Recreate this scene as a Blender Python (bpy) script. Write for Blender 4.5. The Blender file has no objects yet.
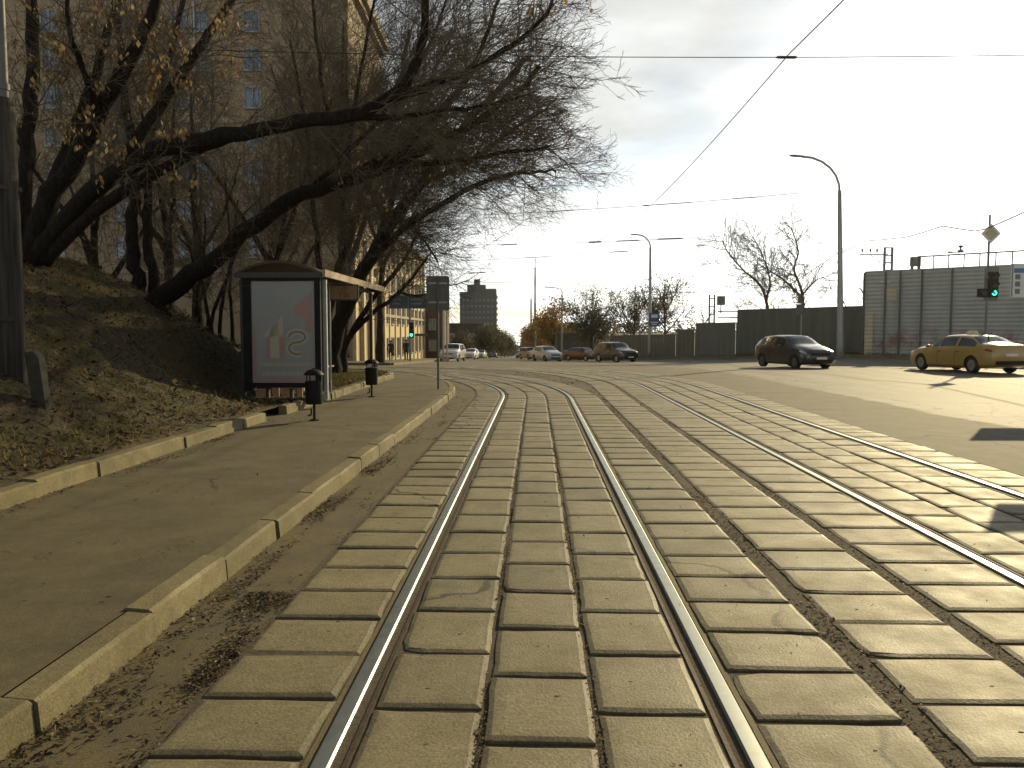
import bpy, bmesh, math, random
from mathutils import Vector, Matrix, Quaternion, noise
random.seed(7)
sc = bpy.context.scene
C = sc.collection
R = math.radians
PI = math.pi

# ------------------------------------------------------------------ camera
FPX, CAMH = 800.0, 1.58
PITCH = math.atan(53 / FPX)
cam = bpy.data.cameras.new('camera'); cam.lens = 36 * FPX / 1024; cam.sensor_width = 36
cam.clip_start = 0.05; cam.clip_end = 5000
camo = bpy.data.objects.new('camera', cam); C.objects.link(camo)
camo.location = (0, 0, CAMH)
camo.rotation_euler = (PI / 2 - PITCH, 0, 0)
sc.camera = camo
sc.render.resolution_x, sc.render.resolution_y = 1024, 768

def at(px, py, d):
    """the place that is d metres ahead and stands at this bearing and elevation from the eye"""
    cy, cx = 384 - py, px - 512
    ry = FPX * math.cos(PITCH) + cy * math.sin(PITCH)
    rz = -FPX * math.sin(PITCH) + cy * math.cos(PITCH)
    return Vector((cx / ry * d, d, CAMH + rz / ry * d))

def sstep(a, b, x):
    t = min(1, max(0, (x - a) / (b - a)))
    return t * t * (3 - 2 * t)

def gz(x, y):
    t = y - 29
    s = 0 if t < 0 else (t * t / 16 if t < 8 else t - 4)
    return -0.030 * s * (1 - sstep(9, 22, x))

# ------------------------------------------------------------------ materials
def new_mat(name):
    m = bpy.data.materials.new(name); m.use_nodes = True
    nt = m.node_tree
    return m, nt, nt.nodes['Principled BSDF']

def N(nt, t, **kw):
    n = nt.nodes.new(t)
    for k, v in kw.items():
        if k.startswith('i_'):
            n.inputs[k[2:].replace('_', ' ')].default_value = v
        else:
            setattr(n, k, v)
    return n

def noise_fac(nt, scale, detail=4, rough=0.6, stretch=None, lo=0.35, hi=0.65, coord='Object'):
    tc = N(nt, 'ShaderNodeTexCoord')
    src = tc.outputs[coord]
    if stretch:
        mp = N(nt, 'ShaderNodeMapping'); mp.inputs['Scale'].default_value = stretch
        nt.links.new(src, mp.inputs['Vector']); src = mp.outputs['Vector']
    nz = N(nt, 'ShaderNodeTexNoise'); nz.inputs['Scale'].default_value = scale
    nz.inputs['Detail'].default_value = detail; nz.inputs['Roughness'].default_value = rough
    nt.links.new(src, nz.inputs['Vector'])
    mr = N(nt, 'ShaderNodeMapRange'); mr.inputs['From Min'].default_value = lo; mr.inputs['From Max'].default_value = hi
    nt.links.new(nz.outputs['Fac'], mr.inputs['Value'])
    return mr.outputs['Result']

def mixc(nt, fac, a, b, blend='MIX'):
    mx = N(nt, 'ShaderNodeMix', data_type='RGBA', blend_type=blend)
    if hasattr(fac, 'links'): nt.links.new(fac, mx.inputs[0])
    else: mx.inputs[0].default_value = fac
    for v, i in ((a, 6), (b, 7)):
        if hasattr(v, 'links'): nt.links.new(v, mx.inputs[i])
        else: mx.inputs[i].default_value = (*v, 1)
    return mx.outputs[2]

def bump(nt, b, fac, strength, dist=0.01):
    bp = N(nt, 'ShaderNodeBump'); bp.inputs['Strength'].default_value = strength; bp.inputs['Distance'].default_value = dist
    nt.links.new(fac, bp.inputs['Height']); nt.links.new(bp.outputs['Normal'], b.inputs['Normal'])

def island(nt):
    g = N(nt, 'ShaderNodeNewGeometry'); return g.outputs['Random Per Island']

def simple(name, c1, c2=None, scale=6, rough=0.7, metal=0, bmp=0, bscale=40, stretch=None, rough2=None, detail=4, lo=.35, hi=.65, spec=0.5, coat=0):
    m, nt, b = new_mat(name)
    b.inputs['Roughness'].default_value = rough; b.inputs['Metallic'].default_value = metal
    b.inputs['Specular IOR Level'].default_value = spec
    if coat: b.inputs['Coat Weight'].default_value = coat; b.inputs['Coat Roughness'].default_value = .06
    if c2 is None: c2 = tuple(v * 0.72 for v in c1)
    f = noise_fac(nt, scale, detail, stretch=stretch, lo=lo, hi=hi)
    nt.links.new(mixc(nt, f, c1, c2), b.inputs['Base Color'])
    if rough2 is not None:
        mr = N(nt, 'ShaderNodeMapRange'); mr.inputs['To Min'].default_value = rough; mr.inputs['To Max'].default_value = rough2
        nt.links.new(f, mr.inputs['Value']); nt.links.new(mr.outputs['Result'], b.inputs['Roughness'])
    if bmp: bump(nt, b, noise_fac(nt, bscale, 5, lo=0, hi=1), bmp)
    return m

def glow(name, col, strength):
    m, nt, b = new_mat(name)
    b.inputs['Base Color'].default_value = (*col, 1)
    b.inputs['Emission Color'].default_value = (*col, 1); b.inputs['Emission Strength'].default_value = strength
    return m

def concrete(name, c, c2, dirt, var=0.25, rough=.62, grain=90, wear=False, crack=0):
    m, nt, b = new_mat(name)
    big = noise_fac(nt, 2.2, 6, .65)
    col = mixc(nt, big, c, c2)
    stain = noise_fac(nt, 6.5, 8, .75, lo=.52, hi=.72)
    ms = N(nt, 'ShaderNodeMath', operation='MULTIPLY'); nt.links.new(stain, ms.inputs[0]); ms.inputs[1].default_value = .6
    col = mixc(nt, ms.outputs[0], col, dirt)
    if wear:                                     # grime packed along the worn edges of each slab
        at_ = N(nt, 'ShaderNodeAttribute', attribute_name='wear')
        wn = noise_fac(nt, 14, 6, .75, lo=.25, hi=.75)
        a1 = N(nt, 'ShaderNodeMath', operation='MULTIPLY_ADD'); nt.links.new(wn, a1.inputs[0]); a1.inputs[1].default_value = .9
        nt.links.new(at_.outputs['Fac'], a1.inputs[2])
        wr_ = N(nt, 'ShaderNodeMapRange'); wr_.inputs['From Min'].default_value = .25; wr_.inputs['From Max'].default_value = 1.15
        wr_.inputs['To Min'].default_value = .85; wr_.inputs['To Max'].default_value = 0
        nt.links.new(a1.outputs[0], wr_.inputs['Value']); col = mixc(nt, wr_.outputs['Result'], col, dirt)
    mid = noise_fac(nt, grain * .25, 4, .7, lo=.3, hi=.7); md_ = N(nt, 'ShaderNodeMapRange'); md_.inputs['To Min'].default_value = .84; md_.inputs['To Max'].default_value = 1.14
    nt.links.new(mid, md_.inputs['Value']); col = mixc(nt, 1.0, col, md_.outputs['Result'], 'MULTIPLY')
    fine = noise_fac(nt, grain, 3, .7, lo=.2, hi=.8)
    mr = N(nt, 'ShaderNodeMapRange'); mr.inputs['To Min'].default_value = .55; mr.inputs['To Max'].default_value = 1.42
    nt.links.new(fine, mr.inputs['Value'])
    col = mixc(nt, 1.0, col, mr.outputs['Result'], 'MULTIPLY')
    if crack:
        tc = N(nt, 'ShaderNodeTexCoord'); dn = N(nt, 'ShaderNodeTexNoise'); dn.inputs['Scale'].default_value = 2.2; dn.inputs['Detail'].default_value = 6
        nt.links.new(tc.outputs['Object'], dn.inputs['Vector'])
        va = N(nt, 'ShaderNodeVectorMath', operation='MULTIPLY_ADD'); nt.links.new(dn.outputs['Color'], va.inputs[0]); va.inputs[1].default_value = (.7, .7, 0); nt.links.new(tc.outputs['Object'], va.inputs[2])
        vo = N(nt, 'ShaderNodeTexVoronoi', feature='DISTANCE_TO_EDGE'); vo.inputs['Scale'].default_value = crack; nt.links.new(va.outputs[0], vo.inputs['Vector'])
        ck = N(nt, 'ShaderNodeMapRange'); ck.inputs['From Min'].default_value = .0015; ck.inputs['From Max'].default_value = .004; nt.links.new(vo.outputs['Distance'], ck.inputs['Value'])
        gate = noise_fac(nt, .6, 3, lo=.46, hi=.52); mxm = N(nt, 'ShaderNodeMath', operation='MAXIMUM'); nt.links.new(ck.outputs['Result'], mxm.inputs[0]); nt.links.new(gate, mxm.inputs[1])
        col = mixc(nt, mxm.outputs[0], tuple(v * .3 for v in c2), col)
        blot = noise_fac(nt, .75, 5, .6, lo=.55, hi=.62); bl = N(nt, 'ShaderNodeMath', operation='MULTIPLY'); nt.links.new(blot, bl.inputs[0]); bl.inputs[1].default_value = .38
        col = mixc(nt, bl.outputs[0], col, tuple(v * .55 for v in c2))
    mr2 = N(nt, 'ShaderNodeMapRange'); mr2.inputs['To Min'].default_value = 1 - var; mr2.inputs['To Max'].default_value = 1 + var
    nt.links.new(island(nt), mr2.inputs['Value'])
    col = mixc(nt, 1.0, col, mr2.outputs['Result'], 'MULTIPLY')
    nt.links.new(col, b.inputs['Base Color'])
    rr = N(nt, 'ShaderNodeMapRange'); rr.inputs['To Min'].default_value = rough - .05; rr.inputs['To Max'].default_value = rough + .10
    nt.links.new(big, rr.inputs['Value']); nt.links.new(rr.outputs['Result'], b.inputs['Roughness'])
    bump(nt, b, fine, .35, .006)
    return m

M = {}
M['slab'] = concrete('worn_concrete', (.240, .203, .108), (.180, .150, .078), (.105, .084, .045), .17, .64, 70, True, crack=.13)
M['kerb'] = concrete('kerb_concrete', (.19, .155, .073), (.135, .112, .053), (.075, .058, .032), .10, .8)
M['dirt'] = simple('joint_dirt', (.06, .046, .027), (.11, .084, .05), 30, .95, bmp=.8, bscale=120)
M['steel'] = simple('polished_rail_steel', (.40, .415, .385), (.30, .31, .29), 12, .40, 1, rough2=.52, stretch=(1, 1, 1))
M['rust'] = simple('rusty_steel', (.09, .055, .035), (.05, .035, .025), 25, .75, .3, bmp=.4)
M['asphalt_walk'] = concrete('dusty_pavement_asphalt', (.122, .099, .047), (.078, .064, .033), (.17, .125, .055), 0, .88, 160, crack=.30)
M['gutter'] = concrete('gutter_asphalt', (.080, .067, .036), (.135, .103, .044), (.045, .036, .019), 0, .88, 140, crack=.5)
M['ground'] = simple('earth', (.10, .085, .055), (.07, .06, .04), 1.5, .95)
m, nt, b = new_mat('bank_soil'); b.inputs['Roughness'].default_value = .95
col = mixc(nt, noise_fac(nt, 1.1, 8, .7), (.105, .074, .030), (.055, .041, .019))
col = mixc(nt, noise_fac(nt, .55, 6, .7, lo=.5, hi=.6), col, (.088, .082, .024))
col = mixc(nt, noise_fac(nt, 9, 6, .75, lo=.5, hi=.62), col, (.024, .018, .010))
nt.links.new(col, b.inputs['Base Color']); bump(nt, b, noise_fac(nt, 15, 8, .75, lo=0, hi=1), 1, .05); M['soil'] = m
m, nt, b = new_mat('dark_bark'); b.inputs['Roughness'].default_value = .95; b.inputs['Specular IOR Level'].default_value = .2
bf = noise_fac(nt, 16, 7, .75, stretch=(1, 1, .35)); nt.links.new(mixc(nt, bf, (.016, .012, .009), (.050, .039, .027)), b.inputs['Base Color']); bump(nt, b, bf, 1, .04); M['bark'] = m
M['twig'] = simple('twig_bark', (.13, .10, .06), (.075, .058, .038), 2, .85)
M['twig_grey'] = simple('grey_twig_bark', (.10, .075, .055), (.07, .055, .04), 2, .85)
M['black'] = simple('black_paint', (.010, .010, .010), (.018, .017, .015), 8, .6, spec=.15)
M['darkmetal'] = simple('brown_painted_steel', (.035, .028, .022), (.05, .038, .028), 10, .5)
M['grey'] = simple('grey_paint', (.20, .20, .19), (.15, .15, .14), 6, .55)
M['signback'] = simple('sign_back_grey', (.13, .13, .115), (.10, .10, .09), 3, .6)
M['galv'] = simple('galvanised_steel', (.40, .40, .38), (.32, .32, .30), 7, .5, .4)
M['wire'] = simple('dark_wire', (.03, .03, .03), None, 4, .6)
M['tyre'] = simple('tyre_rubber', (.02, .02, .02), None, 5, .85)
M['rim'] = simple('alloy', (.45, .45, .46), (.35, .35, .36), 5, .3, .9)
M['white'] = simple('white_paint', (.75, .74, .70), (.66, .65, .62), 4, .5)
M['chrome'] = simple('chrome_trim', (.7, .7, .7), None, 4, .12, 1)
m, nt, b = new_mat('car_glass'); b.inputs['Base Color'].default_value = (.015, .018, .018, 1); b.inputs['Roughness'].default_value = .05
b.inputs['Specular IOR Level'].default_value = .8; M['carglass'] = m
m, nt, b = new_mat('window_glass'); b.inputs['Base Color'].default_value = (.10, .14, .18, 1); b.inputs['Roughness'].default_value = .08
b.inputs['Specular IOR Level'].default_value = .9; M['glass'] = m

# the asphalt road: a darker, dirtier strip beside the tracks and a paler carriageway past x = 8.3 m
m, nt, b = new_mat('road_asphalt')
g = N(nt, 'ShaderNodeNewGeometry'); sx = N(nt, 'ShaderNodeSeparateXYZ'); nt.links.new(g.outputs['Position'], sx.inputs[0])
wob = noise_fac(nt, .8, 6, .7, lo=0, hi=1)
ad = N(nt, 'ShaderNodeMath', operation='MULTIPLY_ADD'); nt.links.new(wob, ad.inputs[0]); ad.inputs[1].default_value = 1.1
nt.links.new(sx.outputs['X'], ad.inputs[2])
edge = N(nt, 'ShaderNodeMapRange'); edge.inputs['From Min'].default_value = 8.75; edge.inputs['From Max'].default_value = 8.9
nt.links.new(ad.outputs[0], edge.inputs['Value'])
stre = noise_fac(nt, .9, 7, .7, stretch=(1.3, .16, 1), lo=.38, hi=.62)
pale = mixc(nt, stre, (.180, .160, .118), (.100, .088, .064))
dark = mixc(nt, noise_fac(nt, 2.0, 7, .7), (.088, .072, .04), (.135, .108, .06))
col = mixc(nt, edge.outputs['Result'], dark, pale)
fine = noise_fac(nt, 110, 3, .7, lo=.2, hi=.8)
mr = N(nt, 'ShaderNodeMapRange'); mr.inputs['To Min'].default_value = .7; mr.inputs['To Max'].default_value = 1.25
nt.links.new(fine, mr.inputs['Value']); col = mixc(nt, 1.0, col, mr.outputs['Result'], 'MULTIPLY')
vor = N(nt, 'ShaderNodeTexVoronoi', feature='DISTANCE_TO_EDGE'); vor.inputs['Scale'].default_value = .22
tc = N(nt, 'ShaderNodeTexCoord'); dn = N(nt, 'ShaderNodeTexNoise'); dn.inputs['Scale'].default_value = 1.5; dn.inputs['Detail'].default_value = 5
nt.links.new(tc.outputs['Object'], dn.inputs['Vector'])
va = N(nt, 'ShaderNodeVectorMath', operation='ADD'); nt.links.new(tc.outputs['Object'], va.inputs[0]); nt.links.new(dn.outputs['Color'], va.inputs[1])
nt.links.new(va.outputs[0], vor.inputs['Vector'])
ck = N(nt, 'ShaderNodeMapRange'); ck.inputs['From Min'].default_value = .004; ck.inputs['From Max'].default_value = .009
nt.links.new(vor.outputs['Distance'], ck.inputs['Value'])
col = mixc(nt, ck.outputs['Result'], (.04, .033, .024), col)
nt.links.new(col, b.inputs['Base Color'])
rr = N(nt, 'ShaderNodeMapRange'); rr.inputs['To Min'].default_value = .82; rr.inputs['To Max'].default_value = .72
nt.links.new(edge.outputs['Result'], rr.inputs['Value']); nt.links.new(rr.outputs['Result'], b.inputs['Roughness'])
bump(nt, b, fine, .5, .008)
M['road'] = m

def leafmat(name, cols, rough=.7):
    m, nt, b = new_mat(name)
    cr = N(nt, 'ShaderNodeValToRGB'); cr.color_ramp.interpolation = 'CONSTANT'
    el = cr.color_ramp.elements
    while len(el) < len(cols): el.new(.5)
    for i, c in enumerate(cols):
        el[i].position = i / len(cols); el[i].color = (*c, 1)
    nt.links.new(island(nt), cr.inputs['Fac'])
    nt.links.new(cr.outputs['Color'], b.inputs['Base Color']); b.inputs['Roughness'].default_value = rough
    tr = N(nt, 'ShaderNodeBsdfTranslucent'); nt.links.new(cr.outputs['Color'], tr.inputs['Color'])
    ms = N(nt, 'ShaderNodeMixShader'); ms.inputs[0].default_value = .35
    out = nt.nodes['Material Output']
    nt.links.new(b.outputs[0], ms.inputs[1]); nt.links.new(tr.outputs[0], ms.inputs[2]); nt.links.new(ms.outputs[0], out.inputs['Surface'])
    return m
M['litter'] = leafmat('dry_leaf_litter', [(.06, .038, .018), (.11, .07, .03), (.025, .018, .011), (.16, .105, .045), (.05, .033, .02), (.24, .17, .085), (.02, .015, .010)])
M['grass'] = leafmat('tired_grass', [(.12, .11, .028), (.15, .125, .034), (.19, .135, .045), (.08, .09, .022), (.15, .095, .034), (.11, .12, .03)])
M['goldleaf'] = leafmat('golden_dry_leaves', [(.30, .19, .075), (.22, .14, .055), (.38, .26, .11), (.14, .09, .04)])
M['autumn'] = leafmat('autumn_leaves', [(.34, .20, .045), (.26, .17, .05), (.42, .24, .05), (.16, .11, .035)])
M['olive'] = leafmat('olive_leaves', [(.07, .065, .025), (.10, .08, .03), (.05, .05, .02), (.13, .09, .03)])

# ------------------------------------------------------------------ mesh helpers
class MB:
    def __init__(s): s.v = []; s.f = []; s.m = []
    def add(s, vs, fs, mi=0):
        o = len(s.v); s.v += [tuple(v) for v in vs]; s.f += [tuple(i + o for i in f) for f in fs]; s.m += [mi] * len(fs)
    def box(s, c, d, rz=0, mi=0, top=1.0):
        x, y, z = d[0] / 2, d[1] / 2, d[2] / 2
        ca, sa = math.cos(rz), math.sin(rz); vs = []
        for dz in (-z, z):
            k = 1 if dz < 0 else top
            for dx, dy in ((-x, -y), (x, -y), (x, y), (-x, y)):
                vs.append((c[0] + (dx * ca - dy * sa) * k, c[1] + (dx * sa + dy * ca) * k, c[2] + dz))
        s.add(vs, [(3, 2, 1, 0), (4, 5, 6, 7), (0, 1, 5, 4), (1, 2, 6, 5), (2, 3, 7, 6), (3, 0, 4, 7)], mi)
        return s
    def tube(s, pts, rad, n=6, mi=0, caps=True):
        pts = [Vector(p) for p in pts]
        if not hasattr(rad, '__len__'): rad = [rad] * len(pts)
        o = len(s.v); ref = None
        for i, p in enumerate(pts):
            t = (pts[min(i + 1, len(pts) - 1)] - pts[max(i - 1, 0)])
            t = t.normalized() if t.length > 1e-9 else Vector((0, 0, 1))
            if ref is None: ref = Vector((1, 0, 0)) if abs(t.x) < .8 else Vector((0, 1, 0))
            a = (ref - t * ref.dot(t)).normalized(); ref = a; bb = t.cross(a)
            for k in range(n):
                an = 2 * PI * k / n
                q = p + a * (rad[i] * math.cos(an)) + bb * (rad[i] * math.sin(an)); s.v.append((q.x, q.y, q.z))
        for i in range(len(pts) - 1):
            for k in range(n):
                k2 = (k + 1) % n
                s.f.append((o + i * n + k, o + i * n + k2, o + (i + 1) * n + k2, o + (i + 1) * n + k)); s.m.append(mi)
        if caps:
            s.f.append(tuple(o + k for k in range(n))[::-1]); s.m.append(mi)
            e = o + (len(pts) - 1) * n; s.f.append(tuple(e + k for k in range(n))); s.m.append(mi)
        return s
    def lathe(s, prof, c=(0, 0, 0), n=16, axis='z', mi=0):
        vs = []; fs = []
        for r, h in prof:
            for k in range(n):
                a = 2 * PI * k / n; p = (r * math.cos(a), r * math.sin(a), h)
                if axis == 'y': p = (p[0], h, p[1])
                if axis == 'x': p = (h, p[0], p[1])
                vs.append((p[0] + c[0], p[1] + c[1], p[2] + c[2]))
        for i in range(len(prof) - 1):
            for k in range(n):
                k2 = (k + 1) % n; fs.append((i * n + k, i * n + k2, (i + 1) * n + k2, (i + 1) * n + k))
        if prof[0][0] > 1e-4: fs.append(tuple(range(n))[::-1])
        if prof[-1][0] > 1e-4: fs.append(tuple((len(prof) - 1) * n + k for k in range(n)))
        s.add(vs, fs, mi); return s
    def prism(s, poly, p0, ux, uy, thick, mi=0):
        """polygon (a, b) in the plane ux, uy through p0, extruded by the vector thick"""
        p0, ux, uy, th = Vector(p0), Vector(ux), Vector(uy), Vector(thick); n = len(poly)
        a = [p0 + ux * p[0] + uy * p[1] for p in poly]; b = [p + th for p in a]
        s.add(a + b, [tuple(range(n))[::-1], tuple(range(n, 2 * n))] + [(i, (i + 1) % n, n + (i + 1) % n, n + i) for i in range(n)], mi)
        return s
    def build(s, name, mat, parent=None, smooth=False, angle=None):
        me = bpy.data.meshes.new(name); me.from_pydata(s.v, [], s.f)
        mats = mat if isinstance(mat, (list, tuple)) else [mat]
        for mm in mats: me.materials.append(mm)
        if len(mats) > 1: me.polygons.foreach_set('material_index', s.m)
        me.update()
        if smooth: me.polygons.foreach_set('use_smooth', [True] * len(me.polygons))
        if angle is not None and hasattr(me, 'set_sharp_from_angle'):
            me.polygons.foreach_set('use_smooth', [True] * len(me.polygons)); me.set_sharp_from_angle(angle=R(angle))
        o = bpy.data.objects.new(name, me); C.objects.link(o)
        if parent: o.parent = parent
        return o
    def fix(s):
        """outward normals"""
        bm = bmesh.new(); vs = [bm.verts.new(v) for v in s.v]; bm.verts.ensure_lookup_table()
        for f, mi in zip(s.f, s.m):
            try: bm.faces.new([vs[i] for i in f]).material_index = mi
            except ValueError: pass
        bmesh.ops.recalc_face_normals(bm, faces=bm.faces[:])
        bm.verts.index_update(); s.v = [tuple(v.co) for v in bm.verts]
        s.f = [tuple(v.index for v in f.verts) for f in bm.faces]; s.m = [f.material_index for f in bm.faces]
        bm.free(); return s

def tag(o, label=None, cat=None, group=None, kind=None):
    if label: o['label'] = label
    if cat: o['category'] = cat
    if group: o['group'] = group
    if kind: o['kind'] = kind
    return o
def empty(name, loc, label, cat, group=None, rz=0):
    o = bpy.data.objects.new(name, None); C.objects.link(o); o.empty_display_size = .2
    o.location = loc; o.rotation_euler = (0, 0, rz); return tag(o, label, cat, group)
def copy_tree(o, loc, rz=None, label=None):
    kids = [(k, [g for g in KIDS.get(k.name, [])]) for k in KIDS.get(o.name, [])]
    c = o.copy(); C.objects.link(c); c.location = loc
    if rz is not None: c.rotation_euler = (0, 0, rz)
    if label: c['label'] = label
    KIDS[c.name] = []
    for k, gs in kids:
        kc = k.copy(); C.objects.link(kc); kc.parent = c; KIDS[c.name].append(kc); KIDS[kc.name] = []
        for g in gs:
            gc = g.copy(); C.objects.link(gc); gc.parent = kc; KIDS[kc.name].append(gc)
    return c
KIDS = {}
def index_kids():
    KIDS.clear()
    for o in bpy.data.objects:
        if o.parent: KIDS.setdefault(o.parent.name, []).append(o)
def struct(o): return tag(o, kind='structure')
def stuff(o): return tag(o, kind='stuff')

def text_mb(txt, size, p0, ux, uy, thick=.004):
    cu = bpy.data.curves.new('t', 'FONT'); cu.body = txt; cu.size = size; cu.align_x = 'CENTER'; cu.align_y = 'CENTER'; cu.extrude = thick
    o = bpy.data.objects.new('t', cu); C.objects.link(o)
    bpy.context.view_layer.update()
    me = bpy.data.meshes.new_from_object(o.evaluated_get(bpy.context.evaluated_depsgraph_get()))
    bpy.data.objects.remove(o); bpy.data.curves.remove(cu)
    ux, uy = Vector(ux).normalized(), Vector(uy).normalized(); uz = ux.cross(uy); p0 = Vector(p0)
    mb = MB(); mb.add([p0 + ux * v.co.x + uy * v.co.y + uz * v.co.z for v in me.vertices], [tuple(p.vertices) for p in me.polygons])
    bpy.data.meshes.remove(me); return mb

# ------------------------------------------------------------------ light
SUN_AZ, SUN_EL = 35.0, 22.0
sd = Vector((math.sin(R(SUN_AZ)) * math.cos(R(SUN_EL)), math.cos(R(SUN_AZ)) * math.cos(R(SUN_EL)), math.sin(R(SUN_EL))))
sl = bpy.data.lights.new('sun', 'SUN'); sl.energy = 4.2; sl.angle = R(.53); sl.color = (1.0, .82, .46)
so = bpy.data.objects.new('sun', sl); C.objects.link(so); so.rotation_euler = sd.to_track_quat('Z', 'Y').to_euler(); so.location = (30, 40, 30)

w = bpy.data.worlds.new('World'); sc.world = w; w.use_nodes = True
nt = w.node_tree; bg = nt.nodes['Background']
sky = N(nt, 'ShaderNodeTexSky', sky_type='NISHITA', sun_disc=False); sky.sun_elevation = R(SUN_EL); sky.sun_rotation = R(SUN_AZ)
sky.dust_density = .35; sky.air_density = 1.0; sky.ozone_density = 1.0
tc = N(nt, 'ShaderNodeTexCoord'); sx = N(nt, 'ShaderNodeSeparateXYZ'); nt.links.new(tc.outputs['Generated'], sx.inputs[0])
mz = N(nt, 'ShaderNodeMath', operation='MAXIMUM'); mz.inputs[1].default_value = .012; nt.links.new(sx.outputs['Z'], mz.inputs[0])
cb = N(nt, 'ShaderNodeCombineXYZ'); nt.links.new(sx.outputs['X'], cb.inputs[0]); nt.links.new(sx.outputs['Y'], cb.inputs[1]); nt.links.new(mz.outputs[0], cb.inputs[2])
nt.links.new(cb.outputs[0], sky.inputs['Vector'])
# a thin broken cloud layer, laid out on a flat ceiling over the whole place
dv = N(nt, 'ShaderNodeMath', operation='ADD'); nt.links.new(mz.outputs[0], dv.inputs[0]); dv.inputs[1].default_value = .09
px = N(nt, 'ShaderNodeMath', operation='DIVIDE'); nt.links.new(sx.outputs['X'], px.inputs[0]); nt.links.new(dv.outputs[0], px.inputs[1])
py = N(nt, 'ShaderNodeMath', operation='DIVIDE'); nt.links.new(sx.outputs['Y'], py.inputs[0]); nt.links.new(dv.outputs[0], py.inputs[1])
cp = N(nt, 'ShaderNodeCombineXYZ'); nt.links.new(px.outputs[0], cp.inputs[0]); nt.links.new(py.outputs[0], cp.inputs[1])
cn = N(nt, 'ShaderNodeTexNoise'); cn.inputs['Scale'].default_value = .62; cn.inputs['Detail'].default_value = 9; cn.inputs['Roughness'].default_value = .56
cn.inputs['Distortion'].default_value = .3
nt.links.new(cp.outputs[0], cn.inputs['Vector'])
cm = N(nt, 'ShaderNodeMapRange'); cm.inputs['From Min'].default_value = .30; cm.inputs['From Max'].default_value = .52
nt.links.new(cn.outputs['Fac'], cm.inputs['Value'])
bw = N(nt, 'ShaderNodeRGBToBW'); nt.links.new(sky.outputs[0], bw.inputs[0])
c2n = N(nt, 'ShaderNodeTexNoise'); c2n.inputs['Scale'].default_value = 1.3; c2n.inputs['Detail'].default_value = 8; nt.links.new(cp.outputs[0], c2n.inputs['Vector'])
c2m = N(nt, 'ShaderNodeMapRange'); c2m.inputs['From Min'].default_value = .38; c2m.inputs['From Max'].default_value = .62; c2m.inputs['To Min'].default_value = 1.08; c2m.inputs['To Max'].default_value = 1.7
nt.links.new(c2n.outputs['Fac'], c2m.inputs['Value'])
bm_ = N(nt, 'ShaderNodeMath', operation='MULTIPLY'); nt.links.new(bw.outputs[0], bm_.inputs[0]); nt.links.new(c2m.outputs['Result'], bm_.inputs[1])
cl = N(nt, 'ShaderNodeMix', data_type='RGBA', blend_type='MULTIPLY'); cl.inputs[0].default_value = 1
nt.links.new(bm_.outputs[0], cl.inputs[6]); cl.inputs[7].default_value = (.97, 1.0, .99, 1)
mxn = N(nt, 'ShaderNodeMix', data_type='RGBA'); nt.links.new(cm.outputs['Result'], mxn.inputs[0])
nt.links.new(sky.outputs[0], mxn.inputs[6]); nt.links.new(cl.outputs[2], mxn.inputs[7])
nt.links.new(mxn.outputs[2], bg.inputs['Color']); bg.inputs['Strength'].default_value = .098
sc.view_settings.view_transform = 'Standard'; sc.view_settings.look = 'None'; sc.view_settings.exposure = .22; sc.view_settings.gamma = 1
sc.cycles.use_denoising = True; sc.cycles.max_bounces = 6; sc.cycles.sample_clamp_indirect = 6
# ------------------------------------------------------------------ ground and road
def grid(name, xs, ys, zf, mat):
    mb = MB(); n = len(xs)
    mb.add([(x, y, zf(x, y)) for y in ys for x in xs],
           [(j * n + i, j * n + i + 1, (j + 1) * n + i + 1, (j + 1) * n + i) for j in range(len(ys) - 1) for i in range(n - 1)])
    return mb.build(name, mat, smooth=True)
def lin(a, b, st):
    n = max(1, round((b - a) / st)); return [a + (b - a) * i / n for i in range(n + 1)]
xs = [-600, -300, -150, -80, -45] + lin(-30, 34, 2) + [45, 80, 150, 300, 600]
ys = lin(-30, 28, 14.5)[:-1] + lin(28, 60, 2)[:-1] + lin(60, 200, 10)[:-1] + [200, 300, 450, 700, 1000, 1500]
struct(grid('ground', xs, ys, lambda x, y: gz(x, y) - .09, M['ground']))
struct(grid('road', lin(-13, 33, 2), lin(-12, 60, 2)[:-1] + lin(60, 200, 10) + [300, 420, 600], lambda x, y: gz(x, y) - .022, M['road']))
struct(grid('cross_street', lin(-60, -13, 2), lin(34, 47, 1), lambda x, y: gz(x, y) - .022, M['road']))

# ------------------------------------------------------------------ tram tracks
A = R(1.7)
class Path:
    def __init__(s, x0, S0, Rad, end=28, a=A): s.x0, s.S0, s.R, s.end, s.a = x0, S0, Rad, end, a; s.arc = Rad * (PI / 2 + a); s.L = S0 + s.arc + end
    def __call__(s, t, off):
        a = s.a; hx, hy = math.sin(a), math.cos(a); nx, ny = hy, -hx         # right-hand normal
        if t <= s.S0: return (s.x0 + hx * t + nx * off, hy * t + ny * off)
        cx, cy = s.x0 + hx * s.S0 - nx * s.R, hy * s.S0 - ny * s.R
        b = min(t - s.S0, s.arc) / s.R; ca, sa = math.cos(b), math.sin(b)
        rx, ry = nx * ca - ny * sa, nx * sa + ny * ca
        x, y = cx + rx * (s.R + off), cy + ry * (s.R + off)
        if t > s.S0 + s.arc: x -= (t - s.S0 - s.arc)
        return (x, y)
T1 = Path(.02, 18.5, 20.8); T2 = Path(3.85, 22.5, 20.65)
S_BEG = -4.0
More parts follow.
